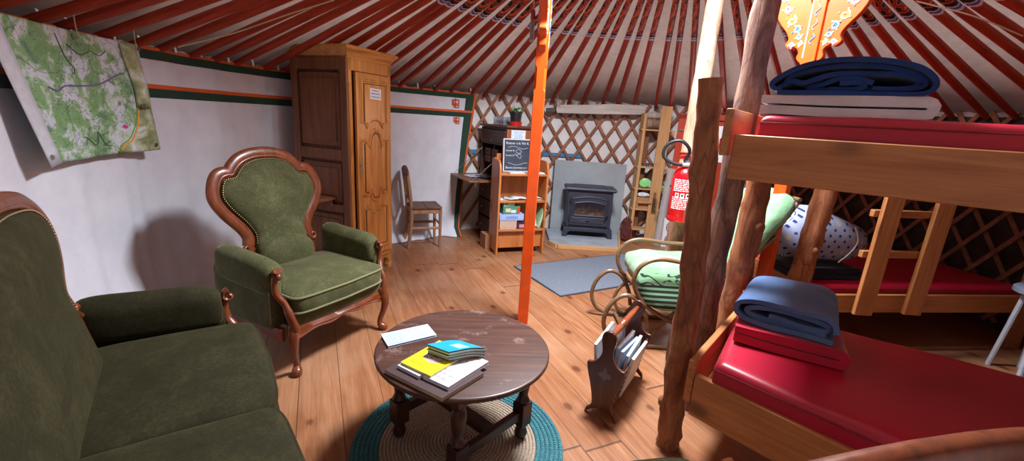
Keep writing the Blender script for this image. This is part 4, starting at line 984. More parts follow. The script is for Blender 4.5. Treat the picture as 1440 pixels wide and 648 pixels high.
for i in range(11):
    for k in range(2):
        a = qmid(q, .04 + .48 * k, .92 - i * .078); b = qmid(q, .04 + .48 * k + random.uniform(.32, .44), .92 - i * .078); m.ribbon([(a.x, a.y + .002, .0087), (b.x, b.y + .002, .0087)], .0022, (0, 0, 1), t=.0003)
m.build('print', plain((140, 150, 180), .8), R)

# ------------------------------------------------------------------ magazine rack
mr = thing('magazine_rack', 'dark wooden magazine rack with turned handle beside the bunk log', 'magazine rack', (.494, 1.878, 0), math.degrees(math.atan2(.858, .513)))
MAHX = wood((58, 27, 18), (100, 52, 36), 'X', .35, coat=.3, bump=.05); MAHZ = wood((58, 27, 18), (100, 52, 36), 'Z', .35, coat=.3, bump=.05)
ML = .47      # local x: away from the viewer, +y: left
sh = [(.082, .0), (.075, .03), (.055, .05), (.05, .08), (.066, .16), (.088, .235), (.094, .28), (.075, .285), (.055, .296), (.036, .32), (.026, .35), (.03, .385), (.036, .42), (.03, .45), (.014, .463), (0, .466)]
sh = [(p.x, p.z) for p in spline([(a, 0, b) for a, b in sh], 3)]
out = sh + [(-a, b) for a, b in sh[::-1][1:]] + [(-.05, .03), (-.02, .045), (.02, .045), (.05, .03)]
tl = [(0, .205), (.012, .222), (.03, .226), (.032, .24), (.022, .252), (.012, .247), (.007, .27), (0, .278)]
for x in (0, ML):
    m = MB(); m.plate(out, .018, T(x, 0, 0) @ RZ(90)); p = m.build('end_panel', MAHZ, mr, bevel=.003)
    tl2 = tl + [(-a, b) for a, b in tl[::-1]]
    if x == 0:
        m = MB(); m.plate(tl2, .0202, T(x, 0, 0) @ RZ(90)); m.build('tulip_cutout', plain((112, 108, 108), .7), p)
for s in (-1, 1):
    for k in range(7):
        f = k / 6; a = V((.012, s * (.052 + .028 * f), .09 + .165 * f)); m = MB(); m.tube([a, a + V((ML - .024, 0, 0))], .006, 6); m.build('side_rail', MAHX, mr)
m = MB(); m.box((ML / 2, 0, .075), (ML - .02, .10, .012)); m.build('bottom_board', MAHX, mr)
HR = wood((96, 40, 20), (160, 78, 44), 'X', .35, coat=.3)
m = MB(); m.lathe([(.011, .005), (.013, .03), (.017, .10), (.018, .16), (.013, .175), (.021, .185), (.021, .192), (.014, .20), (.021, .21), (.021, .22), (.013, .235), (.018, .25), (.016, .36), (.011, ML - .005)], 16, T(0, 0, .425) @ RY(90)); m.build('handle', HR, mr, sharp=50)
Mw = Matrix.Translation(mr.location) @ RZ(math.degrees(mr.rotation_euler.z))
MAGC = [((206, 210, 220), 'white'), ((150, 170, 196), 'pale blue'), ((196, 186, 170), 'cream'), ((214, 216, 222), 'white'), ((120, 150, 190), 'blue'), ((190, 194, 200), 'grey'), ((206, 208, 214), 'white')]
MLAB = ['white magazine at the outer left of the magazine rack', 'pale blue magazine second from the left in the magazine rack', 'cream magazine third from the left in the magazine rack', 'white magazine in the middle of the magazine rack', 'blue-spined magazine right of the middle in the magazine rack', 'grey booklet second from the right in the magazine rack', 'white booklet at the outer right of the magazine rack']
for i in range(7):
    y = .054 - i * .018; l = (.26, .30, .24, .28, .31, .22, .27)[i]; hh = (.275, .262, .268, .245, .25, .232, .225)[i]; x0 = (.06, .09, .05, .11, .06, .13, .09)[i]; th_ = .015
    M = Mw @ T(x0, y, .083) @ RX(-5 + i * 2.6) @ RY((-5, 6, -9, 3, 9, -6, 4)[i])
    R = thing('magazine', MLAB[i], 'magazine', (0, 0, 0), 0, 'magazines in the rack'); R.matrix_world = M
    m = MB(); m.box((l / 2, 0, hh / 2), (l - .004, th_ - .003, hh - .003)); m.build('pages', PAPER, R)
    m = MB()
    for s in (-1, 1): m.box((l / 2, s * (th_ / 2 - .001), hh / 2), (l, .0015, hh))
    m.box((l, 0, hh / 2), (.0015, th_, hh)); m.build('cover', plain(MAGC[i][0], .4), R)

# ------------------------------------------------------------------ bookcase by the orange pillar
BX, BW, BD = V((-.160, 4.413, 0)), .55, .275
BR = 20.5; bc = thing('bookcase', 'honey-coloured pine bookcase behind the orange pillar', 'bookcase', BX, BR)
for x in (.011, BW - .011):
    m = MB(); m.plate([(0, 0), (.06, 0), (.08, .03), (BD - .08, .03), (BD - .06, 0), (BD, 0), (BD, 1.0), (.09, 1.0), (.05, .99), (.02, .96), (.0, .90)], .022, T(x, 0, 0) @ RZ(90)); m.build('side_panel', SHELFZ, bc, bevel=.003)
for z in (.855, .575, .265):
    m = MB(); m.box((BW / 2, BD / 2 - .005, z), (BW - .044, BD - .02, .022)); m.build('shelf', SHELFX, bc, bevel=.003)
m = MB(); m.box((BW / 2, BD - .012, .55), (BW - .044, .014, .92)); m.box((BW / 2 , .06, .16), (BW - .044, .016, .19)); m.box((.14, BD - .02, .99), (.20, .016, .12)); m.build('back_panel', SHELFZ, bc, bevel=.002)
BM = T(*BX) @ RZ(BR)
def bput(name, label, cat, x, y, z, rz=0, group=None):
    p = BM @ V((x, y, z)); return thing(name, label, cat, p, BR + rz, group)
def carton(name, label, cat, x, y, z, w, d, h, col, rz=0, group=None, top=None, stripes=()):
    R = bput(name, label, cat, x, y, z, rz, group); m = MB(); m.box((0, 0, h * .36), (w * .985, d * .985, h * .72)); m.build('tray', plain(col, .6, var=.1), R, bevel=.0015)
    m = MB(); m.box((0, 0, h * .6), (w, d, h * .8 - .0004))
    for i, (sx, sz, sw, shh, c) in enumerate(stripes): m.box((sx * w, -d / 2 - .0003, sz * h), (sw * w, .0012, shh * h), mat=1 + i)
    m.build('lid', [plain(top or col, .55, var=.1)] + [plain(s[4], .5) for s in stripes], R, bevel=.0015); return R
z3 = .2765; z2 = .5865; z1 = .8665
carton('cardboard_box', 'pale cardboard box at the bottom of the pile on the bookcase', 'box', .13, .115, z3, .19, .2, .095, (196, 166, 146))
carton('game_box', 'pale blue game box lying across the pink cardboard box in the bookcase', 'box', .165, .11, z3 + .0952, .27, .2, .07, (150, 170, 216), 0, None, (160, 180, 224), [(.0, .5, .5, .4, (130, 150, 206))])
carton('game_box', 'green picture game box resting above the blue box in the bookcase', 'box', .155, .11, z3 + .1654, .19, .19, .082, (70, 130, 96), 2, None, (78, 136, 100), [(-.2, .5, .3, .5, (206, 196, 170)), (.42, .55, .16, .7, (214, 60, 40)), (.12, .35, .3, .4, (190, 214, 220))])
carton('card_box', 'small white card box topping the pile in the bookcase', 'box', .135, .10, z3 + .2476, .125, .12, .042, (206, 208, 212), 5, None, None, [(-.3, .5, .3, .7, (150, 150, 150))])
carton('game_box', 'black and pink game box right of the cardboard box in the bookcase', 'box', .285, .13, z3, .10, .2, .075, (60, 40, 48), 0, None, None, [(.1, .4, .7, .5, (206, 130, 150))])
R = bput('book', 'pale green picture book leaning against the right side of the bookcase', 'book', .50, .12, z3 + .001, 0); R.rotation_euler = (0, math.radians(14), math.radians(BR))
m = MB(); m.box((-.012, 0, .105), (.02, .17, .20)); m.build('pages', PAPER, R); m = MB()
for s in (-1, 1): m.box((-.012 + s * .0115, 0, .107), (.002, .178, .212))
m.box((-.012, -.088, .107), (.024, .002, .212)); m.build('cover', plain((160, 190, 150), .5, var=.3, scale=12), R)
R = bput('booklet', 'white booklet slumped in front of the green picture book', 'booklet', .435, .08, z3 + .006, 0); R.rotation_euler = (math.radians(-8), math.radians(-6), math.radians(BR)); m = MB(); m.box((0, 0, .05), (.09, .02, .09)); m.build('pages', PAPER, R, bevel=.002)
for i, (x, y, rz, c, lab) in enumerate(((.10, .12, 6, (206, 206, 214), 'white brochure lying at the left of the middle bookcase shelf'), (.16, .10, -14, (180, 190, 170), 'pale green brochure lying on the middle bookcase shelf'), (.23, .13, 20, (170, 186, 214), 'pale blue brochure lying on the middle bookcase shelf'), (.25, .10, 8, (214, 214, 220), 'white brochure on top of the blue one on the middle shelf'), (.44, .11, -8, (160, 176, 150), 'green leaflet lying at the right end of the middle bookcase shelf'), (.43, .12, 10, (200, 204, 214), 'white leaflet lying over the green one on the middle shelf'))):
    z = z2 + .0005 + (0, .008, .0, .010, 0, .008)[i]; R = bput('brochure', lab, 'brochure', x, y, z, rz, 'brochures on the bookcase'); m = MB(); m.grid(lambda a, b: (-.07 + .14 * a, -.085 + .17 * b, .005 + .008 * math.sin(a * 4 + i) ** 2 * (i % 2)), 8, 2); o = m.build('pages', plain(c, .5, var=.15, scale=40), R); s = o.modifiers.new('t', 'SOLIDIFY'); s.thickness = .005; s.offset = -1 if True else 1
for i, (x, rz, lab) in enumerate(((.20, 3, 'white papers lying before the chalkboard on the top bookcase shelf'), (.46, -4, 'loose papers at the right end of the top bookcase shelf'))):
    R = bput('papers', lab, 'papers', x, .06, z1 + .0005, rz); m = MB(); m.box((0, 0, .006), (.17 if i == 0 else .1, .09, .010)); m.box((.01, .005, .012), (.12 if i == 0 else .07, .08, .004), RZ(4)); m.build('sheets', plain((206, 208, 216), .6), R)
cbm = BM @ T(.085, .165, z1 + .002) @ RX(-5)
R = thing('chalkboard', 'small chalkboard with white handwriting standing on the bookcase', 'chalkboard'); R.matrix_world = cbm
CW, CH = .34, .345; m = MB(); m.box((CW / 2, 0, CH / 2), (CW - .01, .008, CH - .01)); m.build('slate', plain((48, 58, 74), .8, var=.2, scale=8), R)
m = MB(); f_ = .012
for c, d in (((CW / 2, -.002, f_ / 2), (CW, .016, f_)), ((CW / 2, -.002, CH - f_ / 2), (CW, .016, f_)), ((f_ / 2, -.002, CH / 2), (f_, .016, CH - 2 * f_)), ((CW - f_ / 2, -.002, CH / 2), (f_, .016, CH - 2 * f_))): m.box(c, d)
m.build('frame', plain((196, 192, 196), .6), R, bevel=.002)
CH_ = plain((214, 218, 226), .9); m = MB(); X90 = RX(90)
m.text('Retour a la Yth K', .036, T(.030, -.0045, .288) @ X90); m.text('Grande 50', .022, T(.03, -.0045, .215) @ X90); m.text('Grande 30', .022, T(.03, -.0045, .165) @ X90); m.text('Bonne Journee a v', .032, T(.03, -.0045, .035) @ X90)
for z, ph in ((.255, 0), (.085, 2.0)): m.tube([(.055 + .22 * i / 30, -.005, z + .012 * math.sin(ph + i * .21)) for i in range(31)], .0016, 5)
for pts in ([(.14, .215), (.16, .24), (.19, .23), (.205, .215), (.19, .195), (.15, .20)], [(.13, .19), (.15, .175), (.19, .19), (.205, .165), (.19, .14), (.175, .15), (.16, .165), (.14, .18)]): m.tube([(a, -.005, b) for a, b in pts], .0018, 5, closed=True)
m.build('chalk_writing', CH_, R)

# ------------------------------------------------------------------ writing desk (secretary)
DO = V((-.44, 5.39, 0)); DR = math.degrees(math.atan2(-.89, .45)); DW, DD, DH = .72, .38, 1.34
dk = thing('writing_desk', 'dark wooden secretary desk with dropped flap in the corner behind the bookcase', 'desk', DO, DR)   # local x along the front, +y backwards
DKX = wood((44, 22, 16), (82, 46, 34), 'X', .45); DKZ = wood((44, 22, 16), (82, 46, 34), 'Z', .45)
SIDELIT = wood((110, 58, 34), (164, 98, 64), 'Z', .45)  # right side of the desk only: lighter wood, its lit look put into the colour
m = MB()
m.box((.011, DD / 2, .66), (.022, DD, 1.30)); m.box((DW / 2, DD - .008, .66), (DW, .014, 1.30))
for z in (.05, .73, 1.13, 1.30): m.box((DW / 2, DD / 2, z), (DW - .04, DD - .02, .022))
m.build('carcass', DKZ, dk, bevel=.002)
m = MB(); m.box((DW - .011, DD / 2, .66), (.022, DD, 1.30)); m.box((DW + .003, DD / 2, 1.24), (.008, DD - .04, .12)); m.build('side_panel', SIDELIT, dk, bevel=.003)
m = MB(); m.box((DW / 2, DD / 2, 1.328), (DW + .05, DD + .04, .026)); m.build('desk_top', wood((60, 32, 24), (104, 62, 44), 'X', .4), dk, bevel=.006)
m = MB(); m.box((DW / 2, -.004, 1.215), (DW - .06, .02, .14)); d = m.build('drawer', DKX, dk, bevel=.004); m = MB(); m.tube([(DW / 2, -.02, 1.18), (DW / 2, -.026, 1.15)], .006, 6); m.build('key', STEEL, d)
for k in range(3):
    m = MB(); m.box((DW / 2, -.004, .15 + k * .21), (DW - .06, .02, .19)); d = m.build('drawer', DKX, dk, bevel=.004)
    for s in (-1, 1): m = MB(); m.ball((DW / 2 + s * .2, -.02, .15 + k * .21), .012, 10, 6); m.build('knob', BRASS, d)
for k in range(4):
    x = .10 + (k % 2) * .21; z = .94 + (k // 2) * .085
    m = MB(); m.box((x + .04, .13, z), (.16, .20, .078)); d = m.build('small_drawer', wood((86, 50, 38), (128, 82, 62), 'X', .5), dk, bevel=.003)
    m = MB(); m.ball((x + .04, .027, z), .008, 8, 6); m.build('knob', BLACK, d)
m = MB(); m.box((.33, .13, .93), (.016, .2, .36)); m.box((.56, .13, .93), (.016, .2, .36)); m.build('divider', DKZ, dk)
m = MB(); m.box((.34, -.20, .735), (.66, .38, .022)); m.build('flap', wood((84, 52, 34), (140, 96, 64), 'X', .45), dk, bevel=.004)
m = MB()
a, b = V((.02, -.33, .75)), V((.02, .0, 1.06))
for s in (.02, .66):
    for i in range(26):
        f = i / 25; p = V((s, -.34, .75)).lerp(V((s, .012, 1.06)), f); m.ball(p, (.006, .008, .008), 6, 4)
m.build('chain', STEEL, dk)
DM = T(*DO) @ RZ(DR)
def dput(name, label, cat, x, y, z, rz=0, group=None): return thing(name, label, cat, DM @ V((x, y, z)), DR + rz, group)
for i, (x, y, rz, c, lab) in enumerate(((.30, -.2, 10, (206, 210, 222), 'white papers spread on the dropped desk flap'), (.36, -.17, -12, (180, 196, 222), 'bluish papers on top of the white ones on the desk flap'), (.46, -.12, 25, (70, 74, 86), 'dark folder lying at the back of the desk flap'))):
    R = dput('papers', lab, 'papers', x, y, .7465 + i * .0085, rz); m = MB()
    for k in range(3): m.box((.004 * k, .006 * k, .0015 + k * .0026), (.21, .16 - .01 * k, .0022), RZ(k * 4 - 4))
    m.build('sheets', plain(c, .6), R)
R = dput('bottle', 'small white bottle standing on the desk flap near the pigeon holes', 'bottle', .40, .035, .7468); m = MB(); m.lathe([(0, 0), (.026, 0), (.028, .01), (.028, .085), (.014, .105), (.014, .115)], 16); m.build('bottle_body', plain((190, 192, 196), .4), R); m = MB(); m.lathe([(.016, .112), (.016, .135), (0, .135)], 14); m.build('cap', plain((120, 120, 130), .5), R)
t = NT('clear_plastic'); t.color(srgb(214, 222, 230)); t.p(Roughness=.15); t.b.inputs['Transmission Weight'].default_value = .75; t.b.inputs['Alpha'].default_value = .55; CLEAR = t.m
R = dput('plastic_tub', 'clear plastic tub of blue things on top of the desk', 'tub', .31, .17, 1.3412); m = MB()
for c, d in (((0, 0, .002), (.28, .19, .003)), ((-.14, 0, .045), (.003, .19, .09)), ((.14, 0, .045), (.003, .19, .09)), ((0, -.095, .045), (.28, .003, .09)), ((0, .095, .045), (.28, .003, .09))): m.box(c, d)
m.build('tub', CLEAR, R)
m = MB(); random.seed(11)
for i in range(26): m.ball((random.uniform(-.11, .11), random.uniform(-.07, .07), random.uniform(.018, .05)), (.026, .02, .014), 7, 5)
m.build('blue_contents', plain((96, 130, 160), .6, var=.3), R, kind='stuff')
R = dput('potted_plant', 'leafy plant in a black pot with red saucer on the desk', 'plant', .60, .15, 1.3412)
m = MB(); m.lathe([(0, 0), (.066, 0), (.072, .045), (.068, .045), (.05, .01), (0, .01)], 24); m.build('saucer_pot', plain((190, 26, 24), .35), R)
m = MB(); m.lathe([(0, .012), (.056, .012), (.066, .135), (.07, .135), (.07, .15), (.063, .15), (.06, .13), (0, .125)], 24); m.build('pot', plain((26, 26, 30), .4), R)
m = MB(); random.seed(4)
for i in range(16):
    a = i * 2.4; r = random.uniform(.03, .08); h = random.uniform(.02, .075)
    pts = [(0, 0, .125), (r * .5 * math.cos(a), r * .5 * math.sin(a), .125 + h), (r * math.cos(a), r * math.sin(a), .125 + h * .9), (r * 1.3 * math.cos(a), r * 1.3 * math.sin(a), .125 + h * .45)]
    m.tube(spline(pts, 3), [.003, .006, .010, .013, .014, .013, .011, .008, .005, .002], 6, flat=.25, up=(0, 0, 1))
m.build('leaves', plain((60, 110, 50), .5, var=.3), R)
R = thing('paper_note', 'white printed notice on the side of the dark desk', 'note'); R.matrix_world = DM @ T(DW + .009, .13, 1.235) @ RZ(90)
m = MB(); m.box((0, -.0, 0), (.17, .001, .125)); m.build('sheet', plain((206, 220, 240), .6), R)
m = MB()
for i in range(6): m.ribbon([(-.06 + .01 * (i % 2), -.001, .045 - i * .017), (.06 - .012 * (i % 3), -.001, .045 - i * .017)], .004, (0, -1, 0))
m.build('print', plain((130, 150, 190), .8), R)
R = dput('cardboard_box', 'small cardboard box on the floor beside the bookcase', 'box', 0, 0, 0); R.location = (-.275, 4.70, 0); R.rotation_euler = (0, 0, math.radians(BR + 5)); m = MB(); m.box((0, 0, .08), (.10, .16, .16)); m.build('carton', plain((150, 104, 72), .8), R, bevel=.003); m = MB(); m.box((-.026, 0, .165), (.048, .16, .003)); m.box((.026, 0, .165), (.048, .16, .003)); m.build('flap', plain((160, 114, 80), .8), R)

# ------------------------------------------------------------------ wooden chair
wc = thing('wooden_chair', 'small old wooden chair standing against the white curtain', 'chair', (-1.07, 4.47, 0), math.degrees(math.atan2(.116, .285)))   # local x: forward, y: to its far side
CHW = wood((126, 88, 62), (178, 134, 102), 'Z', .7, bump=.3); CHS = wood((70, 48, 40), (116, 84, 70), 'X', .6, bump=.3)
SD, SW = .31, .30
for y in (0, SW):
    m = MB(); m.tube([(SD, y, 0), (SD, y, .42)], [.014, .019], 8); m.build('leg', CHW, wc, sharp=60)
    m = MB(); m.tube(spline([(-.03, y, 0), (0, y, .25), (.0, y, .43), (-.02, y, .65), (-.045, y, .83)], 4), .019, 8, flat=1.0); m.build('back_leg', CHW, wc, sharp=60)
m = MB(); m.box((SD / 2 - .077, SW / 2, .443), (.155, SW + .05, .02)); m.box((SD / 2 + .087, SW / 2, .443), (.165, SW + .05, .02)); m.build('seat', CHS, wc, bevel=.004)
m = MB()
for y in (0, SW): m.box((SD / 2, y, .405), (SD, .018, .05))
m.box((SD, SW / 2, .405), (.018, SW, .05)); m.box((0, SW / 2, .405), (.018, SW, .05)); m.build('apron', CHW, wc, bevel=.003)
for y in (0, SW): m = MB(); m.tube([(-.005, y, .22), (SD, y, .22)], .012, 8, flat=1.3, up=(0, 0, 1)); m.build('stretcher', CHW, wc)
m = MB(); m.tube([(SD, 0, .26), (SD, SW, .26)], .011, 8); m.build('stretcher', CHW, wc)
m = MB(); m.plate([(-.02, -.03), (SW + .02, -.03), (SW + .02, .03), (SW * .75, .055), (SW / 2, .062), (SW * .25, .055), (-.02, .03)], .022, T(-.042, 0, .81) @ RZ(90)); m.build('back_rail', CHS, wc, bevel=.004)
m = MB(); m.plate([(0, -.02), (SW, -.02), (SW, .02), (0, .02)], .018, T(-.004, 0, .53) @ RZ(90)); m.build('back_rail', CHW, wc, bevel=.004)
for y in (.09, .15, .21): m = MB(); m.tube([(-.006, y, .54), (-.04, y, .79)], .010, 8, flat=1.4); m.build('spindle', CHW, wc)
# ------------------------------------------------------------------ stove corner
SLATE = plain((150, 158, 168), .75, var=.2, scale=7, bump=.15)
hq = [(.455, 4.98), (.535, 4.83), (1.235, 4.845), (1.40, 5.60), (.44, 5.60)]
he = thing('hearth', 'grey slate hearth slab with wooden edging beneath the stove', 'hearth')
m = MB(); m.quad(hq, 0, .045); m.build('slate_slab', SLATE, he, bevel=.004)
for a, b in zip(hq[:3], hq[1:4]):
    m = MB(); d = unit(V((*b, 0)) - V((*a, 0))); l = (V(b) - V(a)).length; m.box((l / 2, -.014, .026), (l - .002, .026, .052)); m.build('edging', PALEX, he, board_frame((*a, 0), (*b, 0)), bevel=.003)
bk = thing('backing_slab', 'grey fireproof panel standing against the lattice behind the stove', 'panel', (.50, 5.655, 0), 0)
m = MB(); m.plate([(0, 0), (.93, 0), (.93, .935), (0, .94)], .02, RX(-2)); m.build('panel', plain((156, 164, 170), .7, var=.14, scale=3), bk, bevel=.003)
IRON = plain((60, 62, 76), .5, .3, var=.15, scale=20, bump=.1)
st = thing('wood_stove', 'black cast-iron wood stove with glazed door standing on the slate hearth', 'stove', (.63, 5.24, .0455), -2)
SW_, SD_ = .60, .30
m = MB(); m.box((SW_ / 2, SD_ / 2 + .01, .345), (SW_ - .05, SD_ - .03, .46)); m.build('body', IRON, st, bevel=.012)
m = MB(); m.box((SW_ / 2, SD_ / 2, .603), (SW_ + .03, SD_ + .03, .03), taper=(.96, .94)); m.box((SW_ / 2, SD_ / 2, .583), (SW_ - .0, SD_ + .0, .02)); m.box((SW_ / 2, SD_ / 2 + .02, .624), (SW_ * .7, SD_ * .6, .014), taper=(.95, .9)); m.build('top_plate', IRON, st, bevel=.006)
m = MB(); m.plate([(-.012, 0), (.05, 0), (.055, .05), (.09, .072), (SW_ - .09, .072), (SW_ - .055, .05), (SW_ - .05, 0), (SW_ + .012, 0), (SW_ + .004, .06), (SW_ - .005, .12), (.005, .12), (-.004, .06)], .03, T(0, .01, 0)); m.plate([(-.012, 0), (.05, 0), (.055, .05), (.09, .072), (SW_ - .09, .072), (SW_ - .055, .05), (SW_ - .05, 0), (SW_ + .012, 0), (SW_ - .005, .12), (.005, .12)], .03, T(0, SD_ - .01, 0)); m.box((SW_ / 2, SD_ / 2, .107), (SW_ - .01, SD_, .02)); m.build('legged_base', IRON, st, bevel=.006)
def archd(x0, x1, z0, z1, rise): return [(x0, z0), (x1, z0), (x1, z1)] + [(x1 + (x0 - x1) * i / 10, z1 + rise * math.sin(PI * i / 10)) for i in range(1, 10)] + [(x0, z1)]
m = MB(); m.plate(archd(.065, SW_ - .065, .15, .50, .035), .02, T(0, .012, 0)); dd = m.build('door', IRON, st, bevel=.004)
m = MB(); m.tube([(x, .001, z) for x, z in archd(.085, SW_ - .085, .245, .478, .03)], .010, 8, closed=True, up=(0, 1, 0)); m.tube([(x, -.0, z) for x, z in archd(.115, SW_ - .115, .275, .425, .025)], .012, 8, closed=True, up=(0, 1, 0)); m.build('door_moulding', IRON, dd)
t = NT('stove_glass'); z_ = t.xyz(t.obj()); n = t.noise(t.map((9, 9, 14), rnd=False), 1.4, 5, .65, .5); k = t.math('ADD', t.math('MULTIPLY', n, .9), t.math('MULTIPLY', t.math('SUBTRACT', .34, z_[2]), 2.2)); t.color(t.ramp(k, [(.36, srgb(40, 38, 44)), (.55, srgb(78, 62, 54)), (.72, srgb(124, 96, 76))])); t.p(Roughness=.16); t.b.inputs['Coat Weight'].default_value = .5; GLASS = t.m
m = MB(); m.plate(archd(.115, SW_ - .115, .275, .425, .025), .006, T(0, .002, 0)); m.build('sooty_glass', GLASS, dd)
m = MB(); m.box((SW_ / 2 - .02, .0, .205), (SW_ - .2, .012, .055)); m.build('ash_panel', IRON, st, bevel=.004); m = MB(); m.box((SW_ / 2 - .01, -.007, .205), (.035, .004, .02)); m.tube([(.20, -.007, .205), (.27, -.007, .205)], .006, 6); m.build('vent', BLACK, st)
m = MB(); m.tube([(SW_ - .10, -.0, .26), (SW_ - .098, -.03, .265), (SW_ - .11, -.035, .235), (SW_ - .075, -.035, .30)], .008, 8); m.build('handle', BLACK, st)
for z in (.22, .44): m = MB(); m.tube([(.06, -.004, z), (.06, -.004, z + .05)], .009, 8); m.build('hinge', IRON, st)
# beam laid across the top of the lattice
P0, P1 = V((.47, 5.665, 1.500)), V((1.56, 5.645, 1.565)); bl = (P1 - P0).length
t_ = tag(MB().plate([(0, .02), (.25, .012), (.6, .004), (bl, 0), (bl + .01, .06), (bl, .11), (.7, .128), (.3, .118), (.01, .12), (-.012, .07)], .045).build('plank', GREY, None, board_frame(P0, P1), bevel=.006), 'weathered grey plank fixed along the top of the lattice above the stove', 'plank')
t_ = tag(MB().plate([(-.12, .03), (-.002, .025), (-.002, .085), (-.12, .08)], .04).build('wood_block', DARKX, None, board_frame(P0, P1) @ T(-.014, 0, 0), bevel=.006), 'short dark block at the left end of the weathered plank', 'block')
m = MB(); m.tube([(.50, 5.62, 1.60), (.44, 5.50, 1.74), (.37, 5.38, 1.82)], .003, 5); tag(m.build('string', TWINE), 'thin string tying the weathered plank up to a roof pole', 'string')

# ------------------------------------------------------------------ rack of shelves right of the stove
rk = thing('shelf_rack', 'rough pale-wood shelf rack standing between the stove and the orange door', 'shelf rack', (1.50, 5.42, 0), 0)
m = MB(); m.box((.02, .08, .79), (.035, .16, 1.58)); m.build('upright', PALEZ, rk, bevel=.003)
m = MB(); m.box((.255, -.012, .835), (.13, .024, 1.67)); m.build('upright', PALEZ, rk, bevel=.003)
for x in (.10, .30): m = MB(); m.box((x, .155, .78), (.07, .02, 1.56)); m.build('back_upright', SIDEZ, rk, bevel=.003)
for z in (1.385, .935, .665, .405, .145):
    m = MB(); m.box((.175, .075, z), (.37, .145, .02)); m.box((.365, .0, z - .02), (.035, .05, .05)); m.build('shelf', PALEX, rk, bevel=.003)
def rput(name, label, cat, x, y, z, rz=0): return thing(name, label, cat, (1.50 + x, 5.42 + y, z), rz)
R = rput('log', 'stout log lying on the top shelf of the rack', 'log', .17, .08, 1.396); m = MB(); m.tube([(-.12, 0, .06), (.0, .005, .062), (.14, 0, .06)], [.058, .06, .056], 16, jit=.12); m.build('bark', bark((110, 88, 70), (150, 124, 102), (184, 160, 138), .5), R)
R = rput('log', 'pale split log stacked above the stout log on the rack', 'log', .16, .085, 1.516); m = MB(); m.tube([(-.11, 0, .04), (.0, .003, .042), (.13, 0, .04)], [.038, .040, .037], 12, jit=.15); m.build('bark', bark((120, 106, 96), (164, 150, 138), (196, 184, 172), .5), R)
for i, (x, rx, ry, lab) in enumerate(((.13, 42, -26, 'light green plastic plate standing tilted on the shelf rack'), (.33, 8, -8, 'light green plastic plate lying at the right end of the rack shelf'))):
    R = rput('plate', lab, 'plate', x, .05, .70 if i == 0 else .684); R.rotation_euler = (math.radians(rx), math.radians(ry), 0); R.location.z = .735 if i == 0 else .688
    m = MB(); m.lathe([(0, 0), (.045, 0), (.06, .008), (.068, .012), (.066, .014), (.058, .011), (.044, .004), (0, .004)], 28); m.build('dish', plain((140, 214, 130), .35), R)
R = rput('bowl', 'small grey bowl beside the green plate on the rack', 'bowl', .075, .05, .6755); m = MB(); m.lathe([(0, 0), (.02, 0), (.035, .03), (.032, .03), (.018, .004), (0, .004)], 18); m.build('bowl_body', plain((120, 130, 128), .3), R)
R = rput('cardboard_box', 'brown cardboard box on the lower shelf of the rack', 'box', .13, .07, .4155); m = MB(); m.box((0, 0, .07), (.17, .12, .14)); m.build('carton', plain((176, 128, 88), .8), R, bevel=.002); m = MB(); m.box((0, -.07, .12), (.16, .03, .003), RX(20)); m.build('flap', plain((186, 138, 98), .8), R)
R = rput('paper_bundle', 'crumpled white paper on top of the cardboard box in the rack', 'paper', .13, .06, .5585); m = MB(); m.ball((0, 0, .03), (.07, .05, .03), 16, 10, fn=lambda p: V(p) * (1 + .35 * noise.noise(V(p) * 40))); m.build('crumpled_sheet', PAPER, R, sharp=15)
for i in range(3):
    R = rput('tin', ('chrome tin at the left of the upper rack shelf', 'chrome tin in the middle of the upper rack shelf', 'chrome tin right on the upper rack shelf')[i], 'tin', .06 + .07 * i, .05, .9455); m = MB(); m.lathe([(0, 0), (.022, 0), (.022, .035), (.019, .038), (0, .038)], 14); m.build('can', plain((150, 156, 164), .25, .9), R); m = MB(); m.lathe([(.0225, .030), (.0225, .036), (0, .041)], 14); m.build('lid', BLACK, R)
R = rput('brush', 'wire brush hanging on the right upright of the shelf rack', 'brush', .245, -.038, .42); m = MB(); m.box((0, .0, .09), (.03, .018, .26)); m.build('handle', wood((110, 70, 44), (150, 104, 70), 'Z', .6), R, bevel=.005)
m = MB(); random.seed(9)
for i in range(90): m.tube([(random.uniform(-.02, .02), -.008, random.uniform(-.02, .15)), (random.uniform(-.034, .034), -.045, random.uniform(-.03, .16))], .0016, 4)
m.build('bristles', plain((110, 84, 60), .7), R, kind='stuff')
R = thing('plastic_roll', 'tall clear plastic roll leaning beside the shelf rack', 'roll', (1.83, 5.30, 0)); m = MB(); m.tube([(0, 0, 0), (.02, .005, .45), (.05, .01, .95)], [.05, .048, .046], 18); t = NT('cloudy_plastic'); t.color(srgb(206, 208, 212)); t.p(Roughness=.25); t.b.inputs['Alpha'].default_value = .5; m.build('sheeting', t.m, R); m = MB(); m.tube([(0, 0, .005), (.02, .005, .45), (.05, .01, .94)], .022, 12); m.build('core', plain((196, 170, 140), .8), R)
R = thing('printed_box', 'white box with black concentric loops on the floor below the extinguisher', 'box', (1.955, 5.24, 0), -12); m = MB(); m.box((0, 0, .17), (.20, .16, .34)); b = m.build('carton', WHITE, R, bevel=.003)
m = MB()
for cz in (.09, .255):
    for k in range(4): m.tube([((.014 + .017 * k) * math.cos(2 * PI * i / 24), -.081, cz + (.014 + .019 * k) * math.sin(2 * PI * i / 24)) for i in range(24)], .0048, 6, closed=True, flat=.3, up=(0, 1, 0))
m.build('black_loops', BLACK, b)
